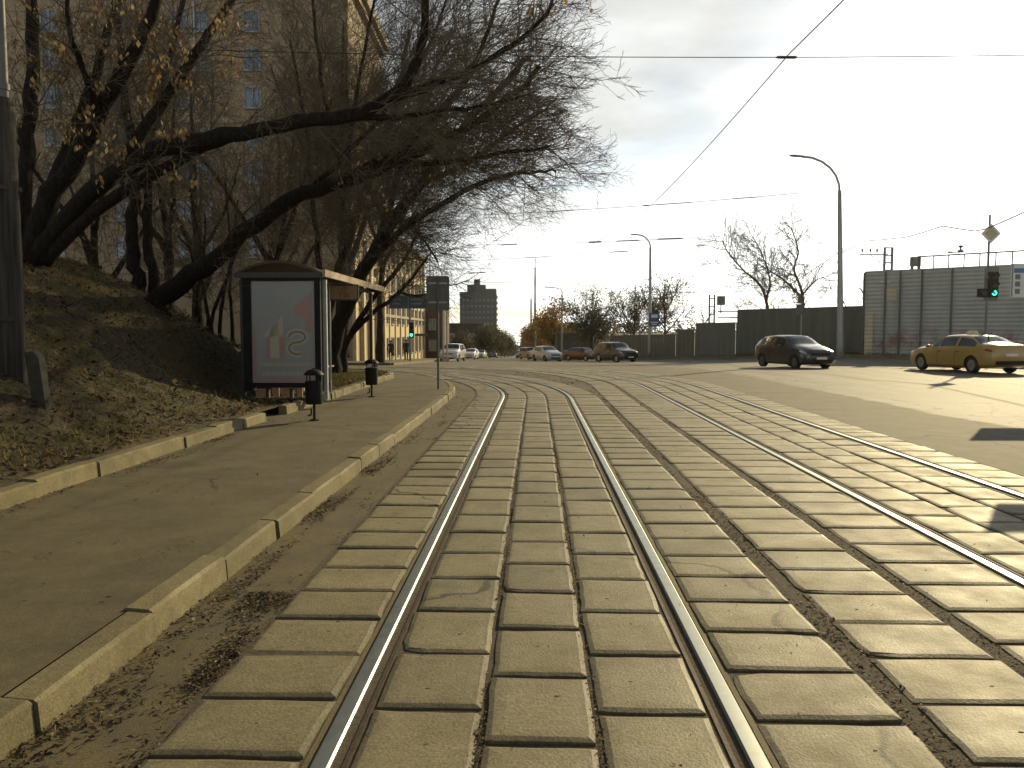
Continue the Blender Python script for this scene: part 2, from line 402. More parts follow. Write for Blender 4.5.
def sweep(mb, path, prof, s0, s1, step, mi=0, zoff=0, closed=False):
    ss = lin(s0, s1, step); n = len(prof); vs = []
    for t in ss:
        for o, z in prof:
            x, y = path(t, o); vs.append((x, y, gz(x, y) + z + zoff))
    fs = [(j * n + i, j * n + i + 1, (j + 1) * n + i + 1, (j + 1) * n + i) for j in range(len(ss) - 1) for i in range(n - 1)]
    if closed: fs += [(j * n + n - 1, j * n, (j + 1) * n, (j + 1) * n + n - 1) for j in range(len(ss) - 1)]
    mb.add(vs, fs, mi); return mb
# bed of dirt under and between the slabs (a ribbon per track and one between)
def ribbon(name, f0, f1, n, mat, z, m=3):
    mb = MB(); vs = []
    for j in range(n + 1):
        a, b_ = f0(j / n), f1(j / n)
        for i in range(m + 1):
            x = a[0] + (b_[0] - a[0]) * i / m; y = a[1] + (b_[1] - a[1]) * i / m; vs.append((x, y, gz(x, y) + z))
    k = m + 1
    mb.add(vs, [(j * k + i, j * k + i + 1, (j + 1) * k + i + 1, (j + 1) * k + i) for j in range(n) for i in range(m)])
    return struct(mb.build(name, mat, smooth=True))
def fr(path, off): return lambda u: path(S_BEG + (path.L - S_BEG) * u, off)
ribbon('track_bed', fr(T1, -1.49), fr(T1, 1.5), 90, M['dirt'], -.003)
ribbon('track_bed', fr(T1, 1.5), fr(T2, -2.24), 90, M['dirt'], -.002, 5)
ribbon('track_bed', fr(T2, -2.24), fr(T2, 1.5), 90, M['dirt'], -.003)

slab = MB(); rs = random.Random(3); wear = []
def slabs(path, o0, o1, pitch=.475, gap=.034, s0=S_BEG):
    t = s0; ring0 = []
    while t < path.L - .6:
        oc = (o0 + o1) / 2; k = 1 if t < path.S0 or t > path.S0 + path.arc else path.R / (path.R + oc)
        p = pitch * rs.uniform(.985, 1.015) * (k if oc > 0 else 1)
        a, b_ = t + gap / 2, t + p - gap / 2; t += p
        top = rs.gauss(.013, .002); ta, tb = rs.gauss(0, .0016), rs.gauss(0, .0016); sk = rs.gauss(0, .003); n = 4
        ring0 = []
        for (sa, oa), (sb, ob) in (((a, o0), (a, o1)), ((a, o1), (b_, o1)), ((b_, o1), (b_, o0)), ((b_, o0), (a, o0))):
            ring0 += [(sa + (sb - sa) * i / n, oa + (ob - oa) * i / n) for i in range(n)]
        jit = [(rs.gauss(0, .003), rs.gauss(0, .003)) for _ in ring0]
        if rs.random() < .22: q = rs.randrange(4) * n; jit[q] = ((.025 if q < 2 * n else -.025), (.02 if q in (0, 3 * n) else -.02))   # a chipped corner
        vs = []; sm, om = (a + b_) / 2, oc; hs, ho = (b_ - a) / 2, (o1 - o0) / 2
        for lev, (ins, z) in enumerate(((0, -.03), (0, top - .009), (.024, top - .001), (.075, top + .001))):
            for (s_, o_), (js, jo) in zip(ring0, jit):
                f = (1, 1, .6, 0)[lev]; s2 = sm + (s_ - sm) * (1 - ins / hs) + js * f; o2 = om + (o_ - om) * (1 - ins / ho) + jo * f + sk * (s_ - sm) / hs
                x, y = path(s2, o2); vs.append((x, y, gz(x, y) + z + (0 if lev == 0 else ta * (s_ - sm) / hs + tb * (o_ - om) / ho))); wear.append((0, 0, .35, 1)[lev])
        r_ = 4 * n
        f = [tuple(3 * r_ + i for i in range(r_))]
        for l in range(3): f += [(l * r_ + i, l * r_ + (i + 1) % r_, (l + 1) * r_ + (i + 1) % r_, (l + 1) * r_ + i) for i in range(r_)]
        slab.add(vs, f)
        for _ in range(rs.choice((0, 0, 1, 1, 1))):                 # the pits of the lifting eyes
            sp_, op_ = sm + rs.uniform(-.45, .45) * hs, om + rs.uniform(-.35, .35) * ho; w_, l_ = rs.uniform(.007, .014), rs.uniform(.004, .007); q = []
            for k_ in range(7):
                an = 2 * PI * k_ / 7; s2, o2 = sp_ + l_ * math.sin(an) * rs.uniform(.7, 1.2), op_ + w_ * math.cos(an) * rs.uniform(.7, 1.2)
                x, y = path(s2, o2); q.append((x, y, gz(x, y) + top + .0022 + ta * (s2 - sm) / hs + tb * (o2 - om) / ho)); wear.append(0)
            slab.add(q, [tuple(range(7))], 1)
for pth in (T1, T2):
    for o0, o1, ds in ((-.685, -.245, .1), (-.215, .215, -.16), (.245, .685, .12)): slabs(pth, o0, o1, .592, s0=S_BEG + ds)
slabs(T1, -1.45, -.875, s0=S_BEG + .2); slabs(T1, .875, 1.46, s0=S_BEG + .05)
slabs(T2, -1.52, -.875, s0=S_BEG + .3); slabs(T2, -2.24, -1.63, s0=S_BEG + .1); slabs(T2, .875, 1.45, s0=S_BEG + .22)
tp = struct(slab.build('track_paving', [M['slab'], M['dirt']]))
tp.data.attributes.new('wear', 'FLOAT', 'POINT').data.foreach_set('value', wear)

# concrete fillets beside the rails and the four grooved rails
for pth, side, lab in ((T1, -1, 'left rail of the nearest track, beside the gutter strip'), (T1, 1, 'right rail of the nearest track, left of the wide dirt joint'),
                       (T2, -1, 'left rail of the farther track, shining in the sun'), (T2, 1, 'outermost right rail, next to the bare asphalt verge')):
    e = empty('tram_rail', (*pth(0, side * .797), 0), 'polished steel tram ' + lab, 'tram rail', 'tram rails in the slab paving')
    base = Vector(e.location); c = side * .797; d = -side            # d points to the groove
    hd = MB(); sweep(hd, pth, [(c - d * .036, -.028), (c - d * .036, .010), (c - d * .029, .0162), (c, .017), (c + d * .028, .0162), (c + d * .036, .008), (c + d * .036, -.026)], S_BEG, pth.L, .5)
    fl = MB(); sweep(fl, pth, [(c + d * .036, -.020), (c + d * .072, -.020), (c + d * .075, .002), (c + d * .094, .004), (c + d * .097, -.028)], S_BEG, pth.L, .5)
    sk = MB(); sweep(sk, pth, [(c - d * .074, -.03), (c - d * .072, .0), (c - d * .046, .002), (c - d * .038, -.03)], S_BEG, pth.L, .5)
    for mb, nm, mt in ((hd, 'rail_head', M['steel']), (fl, 'groove_flange', M['rust']), (sk, 'edge_filler', M['kerb'])):
        mb.v = [tuple(Vector(v) - base) for v in mb.v]
        mb.build(nm, mt, e, angle=14)

# ------------------------------------------------------------------ kerbs, gutter, pavement
gu = MB(); sweep(gu, T1, [(-1.985, -.006), (-1.7, -.002), (-1.47, -.004)], S_BEG, T1.L, .5); struct(gu.build('gutter', M['gutter'], smooth=True))
def kerb_stones(name, path, o_face, wid, h, s0, s1, gaps=(), zb=-.03, pitch=1.0, seed=5):
    mb = MB(); r_ = random.Random(seed); t = s0
    while t < s1:
        p = pitch * r_.uniform(.97, 1.03)
        if not any(a < t + p / 2 < b_ for a, b_ in gaps):
            dz = r_.gauss(0, .008); do = r_.gauss(0, .008); tw = r_.gauss(0, .006)
            n = 3; prof = [(0, zb), (-.012, h - .02), (-.03, h), (-wid, h + .003), (-wid, zb)]; vs = []
            for j in range(n + 1):
                s_ = t + .006 + (p - .012) * j / n
                for q, (o_, z_) in enumerate(prof):
                    if j in (0, n) and q == 2: z_ -= .006
                    x, y = path(s_, o_face + o_ + do + tw * (j / n - .5)); vs.append((x, y, gz(x, y) + z_ + (dz if z_ > 0 else 0)))
            k = len(prof)
            mb.add(vs, [(j * k + i, (j + 1) * k + i, (j + 1) * k + i + 1, j * k + i + 1) for j in range(n) for i in range(k - 1)] + [tuple(range(k)), tuple(n * k + i for i in range(k))[::-1]])
        t += p
    return struct(mb.fix().build(name, M['kerb']))
kerb_stones('kerb', T1, -1.985, .15, .14, S_BEG, T1.L)
PW = MB(); sweep(PW, T1, [(-2.13, .138), (-3.2, .145), (-4.4, .138), (-7, .13), (-12.5, .13)], S_BEG, T1.L, .6); struct(PW.build('pavement', M['asphalt_walk'], smooth=True))
KB = Path(.02, 24.0, 4.0, 30); KB_OFF = -4.33
class BK:                       # the back kerb: parallel to the tracks, then round a tight corner
    S0 = 24.0
    def __init__(s): s.p = Path(-4.31, 24.0, 4.2, 30); s.L = s.p.L; s.S0 = s.p.S0; s.arc = s.p.arc; s.R = s.p.R
    def __call__(s, t, o): return s.p(t, o)
bk = BK()
kerb_stones('kerb', bk, 0, .15, .29, S_BEG, bk.L, gaps=((13.2, 14.1),), zb=.12, seed=9)
# far pavement across the side street
struct(grid('pavement', [-34, -20, -13.2, -7.2], lin(47.6, 60, 2)[:-1] + lin(60, 200, 10), lambda x, y: gz(x, y) + .1, M['asphalt_walk']))
mb = MB()
for i, x in enumerate(lin(-34, -7.2, .95)[:-1]): mb.box((x + .475, 47.5, gz(x, 47.5) + .04), (.93, .16, .2))
for i, y in enumerate(lin(47.6, 140, .95)[:-1]): mb.box((-7.12, y + .475, gz(-7.1, y) + .03), (.16, .93, .2))
struct(mb.build('kerb', M['kerb']))
# painted line across the mouth of the side street
M['roadpaint'] = simple('worn_road_paint', (.62, .58, .48), (.30, .27, .2), 6, .7, detail=8)
struct(grid('road_marking', lin(-7, -1.5, 1), [45.6, 45.95], lambda x, y: gz(x, y) - .016, M['roadpaint']))
struct(grid('road_marking', [15.4, 15.55], lin(24, 29, 2.5), lambda x, y: gz(x, y) - .016, M['roadpaint']))

# ------------------------------------------------------------------ the bank
def xk(y):                       # x of the inner edge of the back kerb
    if y <= 24.0: return -4.31 - .15 + .03 * y
    R_ = 4.05; d = min(y - 23.9, R_ - .02); return -4.31 - .15 + .03 * 24 - (R_ - math.sqrt(R_ * R_ - d * d))
def bank_z(x, y):
    u = xk(y) - x; f = 1 - sstep(15.5, 24, y); g = 1 - sstep(-8, 3, -y + 4) * 0
    base = .285 if y < 27 else .27
    h = 2.75 * (.35 * min(1, max(0, u) / 5.0) + .65 * sstep(0.0, 5.0, u)) + .25 * sstep(5, 16, u)
    n = noise.fractal(Vector((x * .5, y * .5, 3)), 1, 2, 4) * .10 * sstep(0, 1.2, u)
    n += noise.noise(Vector((x * 2.3, y * 2.3, 9))) * .03 * sstep(0, .5, u)
    # a worn flat pad carries the shelter
    pad = sstep(12.7, 14.3, y) * (1 - sstep(20.8, 22, y)) * (1 - sstep(1.5, 2.6, u))
    z = base + h * f + n
    return z * (1 - pad) + .285 * pad
us = [0, .12] + lin(.3, 7, .22) + lin(7.6, 16, .8) + [20, 26, 34, 45]
vs = []; ysb = lin(-9, 27.85, .3)
for y in ysb:
    for u in us: x = xk(y) - u; vs.append((x, y, bank_z(x, y) if u > 0 else .27))
k = len(us); mb = MB(); mb.add(vs, [(j * k + i, (j + 1) * k + i, (j + 1) * k + i + 1, j * k + i + 1) for j in range(len(ysb) - 1) for i in range(k - 1)])
struct(mb.build('bank', M['soil'], smooth=True))

# grass and leaves on the bank, leaf litter in gutters and joints
def flake(mb, p, sz, r_, flat=.35):
    a = r_.uniform(0, 2 * PI); t = Vector((math.cos(a), math.sin(a), r_.gauss(0, flat))); b_ = Vector((-math.sin(a), math.cos(a), r_.gauss(0, flat))) * r_.uniform(.35, .7)
    t *= sz; b_ *= sz; c = Vector(p); up = Vector((0, 0, sz * r_.uniform(0, .35)))
    mb.add([c - t, c + b_ * .8 + up, c + t, c - b_ * .8 + up * .5], [(0, 3, 2), (0, 2, 1)])
rg = random.Random(21); gr = MB(); lt = MB()
for i in range(110000):
    y = 3 + 23 * rg.random() ** 1.1; u = .12 + 8.5 * rg.random() ** 1.15; x = xk(y) - u
    if x < -.72 * y - .6: continue
    dens = noise.noise(Vector((x * .55, y * .55, 1.7))) + .45 * noise.noise(Vector((x * 2, y * 2, 4)))
    z = bank_z(x, y)
    if dens + .55 * sstep(2.2, 5, u) + .15 > rg.uniform(.12, .8):
        h = rg.uniform(.03, .11); a = rg.uniform(0, 2 * PI); w_ = rg.uniform(.005, .011)
        lx, ly = rg.gauss(0, .5) * h, rg.gauss(0, .5) * h
        gr.add([(x - w_ * math.cos(a), y - w_ * math.sin(a), z - .01), (x + w_ * math.cos(a), y + w_ * math.sin(a), z - .01), (x + lx, y + ly, z + h)], [(0, 1, 2)])
    if rg.random() < .44: flake(lt, (x + rg.gauss(0, .1), y + rg.gauss(0, .1), z + .014), rg.uniform(.016, .05), rg, .5)
stuff(gr.build('grass', M['grass']))
stuff(lt.build('fallen_leaves', M['litter']))
lt = MB()
def scatter(n, path, s0, s1, o0, o1, sz, z=.0, clump=.8, bias=1):
    done = 0; tries = 0
    while done < n and tries < n * 12:
        tries += 1; s_ = s0 + (s1 - s0) * rg.random() ** bias; o_ = rg.uniform(o0, o1)
        if noise.noise(Vector((s_ * .9, o_ * 4, 7))) + rg.gauss(0, .18) < clump * .45 - .1: continue
        x, y = path(s_, o_); flake(lt, (x, y, gz(x, y) + z + rg.random() * .008), rg.uniform(*sz), rg, .25); done += 1
scatter(1500, T1, 1.5, 12, -1.99, -1.78, (.007, .022), .0, .3, 1.3)
scatter(700, T1, 8, 26, -1.99, -1.55, (.008, .022), .0, .5)
scatter(2600, T1, 2.7, 4.7, -1.76, -1.44, (.006, .019), .003, .85); scatter(700, T1, 4.5, 9, -1.98, -1.80, (.006, .018), .003, .9)
scatter(420, T1, 4, 14, -1.7, -1.4, (.006, .018), .002, .9)
scatter(450, bk, 4, 13, .0, .14, (.008, .022), .142, .5)
scatter(420, T1, 2, 16, -4.25, -2.2, (.006, .018), .148, .6); scatter(500, T1, 4, 14, -4.3, -4.05, (.006, .02), .145, .7)
for o_ in (-.23, .23): scatter(1500, T1, 1.8, 14, o_ - .025, o_ + .025, (.004, .013), .002, .0, 1.5)
scatter(2400, T1, 1.8, 18, 1.46, 1.62, (.005, .017), .003, .0, 1.5)
scatter(600, T1, 15, 30, 1.45, 2.6, (.012, .04), .0, .3)
scatter(1200, T2, 2, 14, -1.62, -1.53, (.005, .014), .003, .1)
scatter(160, T1, 2, 12, -1.4, 1.4, (.004, .014), .016, .5)
scatter(120, T2, 3, 14, -2.2, 1.4, (.005, .016), .016, .5)
stuff(lt.build('leaf_litter', M['litter']))
# ------------------------------------------------------------------ trees
class Tree:
    def __init__(s, seed, twig_r=.004): s.wood = MB(); s.tw = MB(); s.lf = MB(); s.r = random.Random(seed); s.ends = []; s.twig_r = twig_r
    def limb(s, pts, r0, r1, n=8, sub=4, wob=.04):
        """a smooth limb through pts; returns (points, radii)"""
        pts = [Vector(p) for p in pts]; out = []; rad = []; m = len(pts)
        for i in range(m - 1):
            p0, p1, p2, p3 = pts[max(i - 1, 0)], pts[i], pts[i + 1], pts[min(i + 2, m - 1)]
            for j in range(sub):
                t = j / sub
                q = .5 * ((2 * p1) + (p2 - p0) * t + (2 * p0 - 5 * p1 + 4 * p2 - p3) * t * t + (3 * p1 - p0 - 3 * p2 + p3) * t ** 3)
                out.append(q)
        out.append(pts[-1]); k = len(out)
        for i, q in enumerate(out):
            f = i / (k - 1); r_ = r0 + (r1 - r0) * f ** .8; rad.append(r_ * s.r.uniform(.93, 1.08))
            if 0 < i < k - 1: out[i] = q + Vector((s.r.gauss(0, 1), s.r.gauss(0, 1), s.r.gauss(0, 1))) * wob * min(1, r0 * 4)
        s.wood.tube(out, rad, n); return out, rad
    def rdir(s, t, amin, amax):
        while True:
            v = Vector((s.r.gauss(0, 1), s.r.gauss(0, 1), s.r.gauss(0, 1))); v -= t * v.dot(t)
            if v.length > .1: break
        a = R(s.r.uniform(amin, amax)); return (t * math.cos(a) + v.normalized() * math.sin(a)).normalized()
    def twig(s, p, d, L, r, lev, trop, den, maxlev):
        nseg = 4 if lev < maxlev else 3; pts = [p]; q = p; dd = d
        for i in range(nseg):
            dd = (dd + Vector((s.r.gauss(0, .16), s.r.gauss(0, .16), s.r.gauss(0, .16))) + trop * .12).normalized()
            q = q + dd * (L / nseg); pts.append(q)
        rad = [max(s.twig_r * .7, r * (1 - .75 * i / nseg)) for i in range(nseg + 1)]
        (s.wood if r > .03 else s.tw).tube(pts, rad, 5 if r > .02 else 3, caps=False)
        s.ends.append((pts[-1], dd))
        if lev >= maxlev: return
        n = max(2, int(L * den[min(lev, len(den) - 1)] * s.r.uniform(.75, 1.25)))
        for k in range(n):
            f = s.r.uniform(.18, 1.0); i = min(nseg - 1, int(f * nseg)); g = f * nseg - i
            pp = pts[i].lerp(pts[i + 1], g); t = (pts[i + 1] - pts[i]).normalized()
            dn = s.rdir(t, 22, 58)
            s.twig(pp, dn, L * s.r.uniform(.32, .6) * (1 - .35 * f), max(s.twig_r, r * .5 * (1 - .4 * f)), lev + 1, trop, den, maxlev)
    def dress(s, limb, f0, f1, every, L, trop, den=(4.5, 7, 8), maxlev=3, r=.012, amin=28, amax=70):
        pts, rad = limb; tot = sum((pts[i + 1] - pts[i]).length for i in range(len(pts) - 1)); d = tot * f0
        while d < tot * f1:
            acc = 0
            for i in range(len(pts) - 1):
                l = (pts[i + 1] - pts[i]).length
                if acc + l >= d or i == len(pts) - 2:
                    p = pts[i].lerp(pts[i + 1], min(1, (d - acc) / max(l, 1e-6))); t = (pts[i + 1] - pts[i]).normalized(); break
                acc += l
            f = d / tot
            s.twig(p, s.rdir(t, amin, amax), L * s.r.uniform(.55, 1.15) * (1 - .3 * f), min(r * s.r.uniform(.7, 1.2), rad[i] * .8), 1, trop, den, maxlev)
            d += every * s.r.uniform(.5, 1.5)
    def leaves(s, n, size, spread, pick=None, hang=True, cl=(4, 9)):
        ends = [e for e in s.ends if pick is None or pick(e[0])]
        if not ends: return
        for k in range(n):
            p, d = s.r.choice(ends)
            for j in range(s.r.randint(*cl)):
                q = p + Vector((s.r.gauss(0, spread), s.r.gauss(0, spread), s.r.gauss(-spread * .6 if hang else 0, spread)))
                a = s.r.uniform(0, 2 * PI); sz = size * s.r.uniform(.6, 1.3)
                dn = Vector((s.r.gauss(0, .4), s.r.gauss(0, .4), -1 if hang else s.r.gauss(0, 1))).normalized() * sz
                wv = Vector((math.cos(a), math.sin(a), s.r.gauss(0, .3))) * sz * .32
                s.lf.add([q, q + dn * .5 + wv, q + dn, q + dn * .5 - wv], [(0, 1, 2, 3)])
    def finish(s, base, name, label, group, bark, twm, leafm=None):
        e = empty(name, base, label, 'tree', group); b = Vector(base)
        for mb, nm, mt in ((s.wood, 'trunk', bark), (s.tw, 'crown', twm), (s.lf, 'leaves', leafm)):
            if not mb.v: continue
            mb.v = [(v[0] - b.x, v[1] - b.y, v[2] - b.z) for v in mb.v]
            mb.build(nm, mt, e, smooth=(nm == 'trunk'))
        return e
def pl(*a): return [at(*q) for q in a]
def rooted(pts):
    """push the foot of a stem a little into the soil below it"""
    p = pts[0]; z = bank_z(p.x, p.y) if p.y < 27.8 and p.x < xk(p.y) else gz(p.x, p.y) + .1
    return [Vector((p.x, p.y, z - .25))] + ([p] if p.z > z + .1 else []) + pts[1:]
TG = 'leaning bare trees on the bank'
side = Vector((.8, -.1, .25))
# T1: the multi-stemmed giant at the left edge
t = Tree(11)
a = t.limb(rooted(pl((28, 264, 13.6), (45, 205, 13.5), (75, 160, 13.4), (105, 105, 13.2), (135, 50, 13), (155, 5, 12.8), (170, -60, 12.6), (190, -150, 12.4))), .20, .05, 10, wob=.02)
b_ = t.limb(pl((30, 266, 13.6), (70, 214, 13.3), (112, 176, 13), (160, 150, 12.6), (225, 136, 12.2), (300, 121, 11.8), (362, 113, 11.4), (405, 84, 11), (420, 50, 10.9), (428, -10, 10.8)), .18, .05, 10, wob=.02)
b2 = t.limb(pl((45, 262, 13.5), (90, 216, 13.2), (140, 182, 12.9), (205, 146, 12.4), (240, 134, 12.1)), .11, .07, 8, wob=.02)
c = t.limb(pl((120, 170, 13), (132, 148, 13), (160, 108, 13), (190, 62, 13.1), (215, 26, 13.2), (236, -8, 13.3), (270, -80, 13.5)), .12, .05, 8, wob=.02)
d = t.limb(pl((40, 215, 13.5), (62, 165, 13.8), (82, 112, 14), (100, 58, 14.2), (118, 0, 14.4), (130, -70, 14.6)), .14, .05, 8, wob=.02)
e_ = t.limb(pl((22, 240, 13.7), (26, 150, 14), (32, 80, 14.2), (34, 0, 14.3), (30, -90, 14.4)), .15, .08, 8)
f_ = t.limb(pl((385, 100, 11.2), (425, 88, 11.4), (470, 70, 11.6), (512, 46, 11.7), (545, 14, 11.6), (562, -25, 11.5)), .07, .02, 6)
g_ = t.limb(pl((340, 117, 11.5), (385, 118, 12), (440, 112, 12.4), (490, 105, 12.6), (530, 94, 12.6)), .07, .018, 6)
h_ = t.limb(pl((98, 118, 13.2), (88, 80, 12.6), (72, 40, 12.2), (66, -10, 12)), .07, .03, 6)
for lm, f0, ev, L in ((a, .3, .15, 2.0), (c, .15, .13, 2.0), (d, .3, .16, 1.9), (e_, .3, .2, 1.8), (h_, .1, .14, 1.5)): t.dress(lm, f0, 1, ev, L, Vector((.3, -.2, -.1)))
t.dress(b_, .25, .7, .2, 1.7, Vector((.2, 0, .3))); t.dress(b_, .7, 1, .12, 2.0, side)
t.dress(f_, .05, 1, .09, 1.5, side, (6, 9, 9)); t.dress(g_, .05, 1, .09, 1.5, side, (6, 9, 9))
t.leaves(190, .085, .06, lambda p: p.x < -4.2 and p.z > 3.6, cl=(6, 16)); t.leaves(55, .075, .05, lambda p: p.z > 6.2 and p.x > -2.0, cl=(4, 9))
t.finish((*a[0][0].xy, a[0][0].z + .2), 'leaning_tree', 'thick multi-stemmed bare tree behind the wooden pole, one long limb reaching far right', TG, M['bark'], M['twig'], M['goldleaf'])
# T2: the low leaning trunk left of the shelter
t = Tree(12)
a = t.limb(rooted(pl((160, 296, 16), (205, 270, 15.7), (256, 222, 15.3), (320, 190, 14.9), (380, 172, 14.5), (440, 140, 14.2), (495, 105, 13.9), (540, 66, 13.6))), .24, .04, 10)
b_ = t.limb(pl((175, 290, 15.9), (225, 248, 15.8), (250, 232, 15.7), (310, 190, 15.6), (360, 140, 15.6), (400, 90, 15.5), (430, 30, 15.5)), .10, .03, 7)
c = t.limb(pl((330, 187, 14.8), (400, 150, 14.6), (440, 112, 14.4), (470, 72, 14.2), (490, 30, 14), (500, -10, 14)), .11, .02, 7)
d = t.limb(pl((400, 166, 14.4), (460, 160, 14), (510, 152, 13.6), (550, 146, 13.4)), .07, .015, 6)
t.dress(a, .2, .5, .22, 1.7, Vector((.2, 0, .3))); t.dress(a, .5, 1, .075, 2.1, side, (6, 9, 9))
t.dress(b_, .3, 1, .14, 1.9, side); t.dress(c, .2, 1, .08, 1.9, side, (6, 9, 9)); t.dress(d, .1, 1, .07, 1.7, Vector((.8, -.1, .0)), (6, 9, 9))
t.leaves(45, .07, .05, cl=(3, 7))
t.finish((*a[0][0].xy, a[0][0].z + .2), 'leaning_tree', 'bare tree with a thick low trunk leaning over the bus shelter roof', TG, M['bark'], M['twig'], M['goldleaf'])
# T3: the upright pair
t = Tree(13)
a = t.limb(rooted(pl((138, 284, 17), (132, 240, 17), (134, 185, 17), (127, 115, 17), (118, 40, 17), (112, -60, 17))), .17, .06, 8)
b_ = t.limb(rooted(pl((153, 280, 17.1), (148, 232, 17.1), (149, 175, 17.2), (162, 95, 17.3), (180, 15, 17.4), (192, -70, 17.5))), .14, .05, 8)
for lm in (a, b_): t.dress(lm, .25, 1, .15, 2.4, Vector((.2, 0, .2)))
t.leaves(70, .07, .06, cl=(3, 8))
t.finish((*a[0][0].xy, a[0][0].z + .2), 'bare_tree', 'pair of upright dark trunks at the crest, left of the low leaning trunk', TG, M['bark'], M['twig'], M['goldleaf'])
# T4: behind the shelter, sweeping up to the right
t = Tree(14)
a = t.limb(rooted(pl((333, 345, 22.6), (350, 300, 22.3), (378, 245, 21.8), (412, 195, 21), (455, 140, 20), (496, 92, 19), (530, 58, 18.2))), .30, .05, 10)
b_ = t.limb(pl((366, 268, 22), (400, 232, 21), (440, 205, 20), (490, 180, 19), (530, 172, 18), (556, 172, 17.6)), .12, .02, 7)
c = t.limb(pl((372, 255, 21.9), (392, 200, 22), (408, 140, 22), (430, 80, 22), (455, 30, 22)), .13, .03, 7)
d = t.limb(pl((420, 185, 20.8), (470, 160, 20), (515, 128, 19.2), (548, 108, 18.6)), .09, .02, 6)
for lm, f0, L in ((a, .3, 2.4), (b_, .1, 2.2), (c, .1, 2.2), (d, .05, 2.0)): t.dress(lm, f0, 1, .085, L, side, (6, 8.5, 8))
t.leaves(60, .07, .06, cl=(3, 7))
t.finish((*a[0][0].xy, a[0][0].z + .2), 'leaning_tree', 'stout dark tree just behind the shelter, crown sweeping out over the rails', TG, M['bark'], M['twig'], M['goldleaf'])
# T5: further stems behind the shelter
t = Tree(15)
a = t.limb(rooted(pl((322, 345, 25), (338, 280, 25), (356, 220, 25), (376, 160, 24.8), (396, 90, 24.6), (410, 30, 24.5))), .2, .05, 8)
b_ = t.limb(pl((330, 310, 25), (318, 250, 25.2), (312, 190, 25.4), (305, 120, 25.6), (290, 40, 25.8)), .14, .04, 7)
for lm in (a, b_): t.dress(lm, .2, 1, .10, 2.8, Vector((.3, 0, .2)))
for pts, r0 in ((((342, 240, 25), (346, 180, 24), (352, 120, 23), (364, 55, 22), (378, -20, 21.5)), .12), (((352, 230, 25), (336, 150, 24.5), (322, 80, 24), (312, 0, 23.5), (306, -60, 23)), .11), (((368, 190, 24.8), (384, 140, 23), (404, 90, 22), (432, 40, 21), (452, -20, 20.5)), .11), (((350, 215, 25), (372, 205, 23.5), (398, 215, 22.5), (420, 235, 22), (438, 262, 21.6)), .07)):
    lm = t.limb(pl(*pts), r0, .025, 7, wob=.03); t.dress(lm, .1, 1, .085, 2.5, Vector((.3, 0, .1)), (5, 7.5, 8))
t.leaves(110, .08, .08, cl=(3, 7))
t.finish((*a[0][0].xy, a[0][0].z + .2), 'bare_tree', 'forked bare tree standing directly behind the shelter roof', TG, M['bark'], M['twig'], M['goldleaf'])
# T6: the low sunlit branches right of the shelter roof
t = Tree(16)
a = t.limb(rooted(pl((345, 348, 24), (362, 322, 23.8), (395, 296, 23.4), (415, 275, 23), (428, 255, 22.8))), .12, .03, 7)
b_ = t.limb(pl((350, 338, 24), (372, 300, 23.6), (398, 268, 23.2), (414, 240, 22.8), (425, 205, 22.4)), .10, .03, 7)
c = t.limb(pl((398, 292, 23.3), (420, 296, 22.8), (440, 288, 22.4), (470, 280, 22)), .05, .012, 6)
for lm in (a, b_): t.dress(lm, .35, 1, .13, 1.6, Vector((.3, 0, .2)))
t.dress(c, .2, 1, .12, 1.3, Vector((.6, 0, -.1)))
t.finish((*a[0][0].xy, a[0][0].z + .2), 'leaning_tree', 'slim low tree leaning right past the end of the shelter roof', TG, M['bark'], M['twig'])
# saplings left of the shelter
t = Tree(17)
for x0, x1, y1, dd in ((196, 205, 215, 18.5), (208, 190, 190, 19), (220, 238, 200, 18.7), (232, 225, 180, 19.5), (212, 252, 230, 18.2), (200, 178, 235, 18.6)):
    lm = t.limb(rooted(pl((x0, 318, dd), ((x0 * .7 + x1 * .3), 285, dd), ((x0 + x1) / 2 + 3, 255, dd), (x1, y1, dd))), .06, .02, 6)
    t.dress(lm, .2, 1, .22, 1.5, Vector((.1, 0, .4)))
t.finish((*lm[0][0].xy, lm[0][0].z + .2), 'sapling_clump', 'clump of thin bare stems on the bank left of the shelter', None, M['bark'], M['twig'])
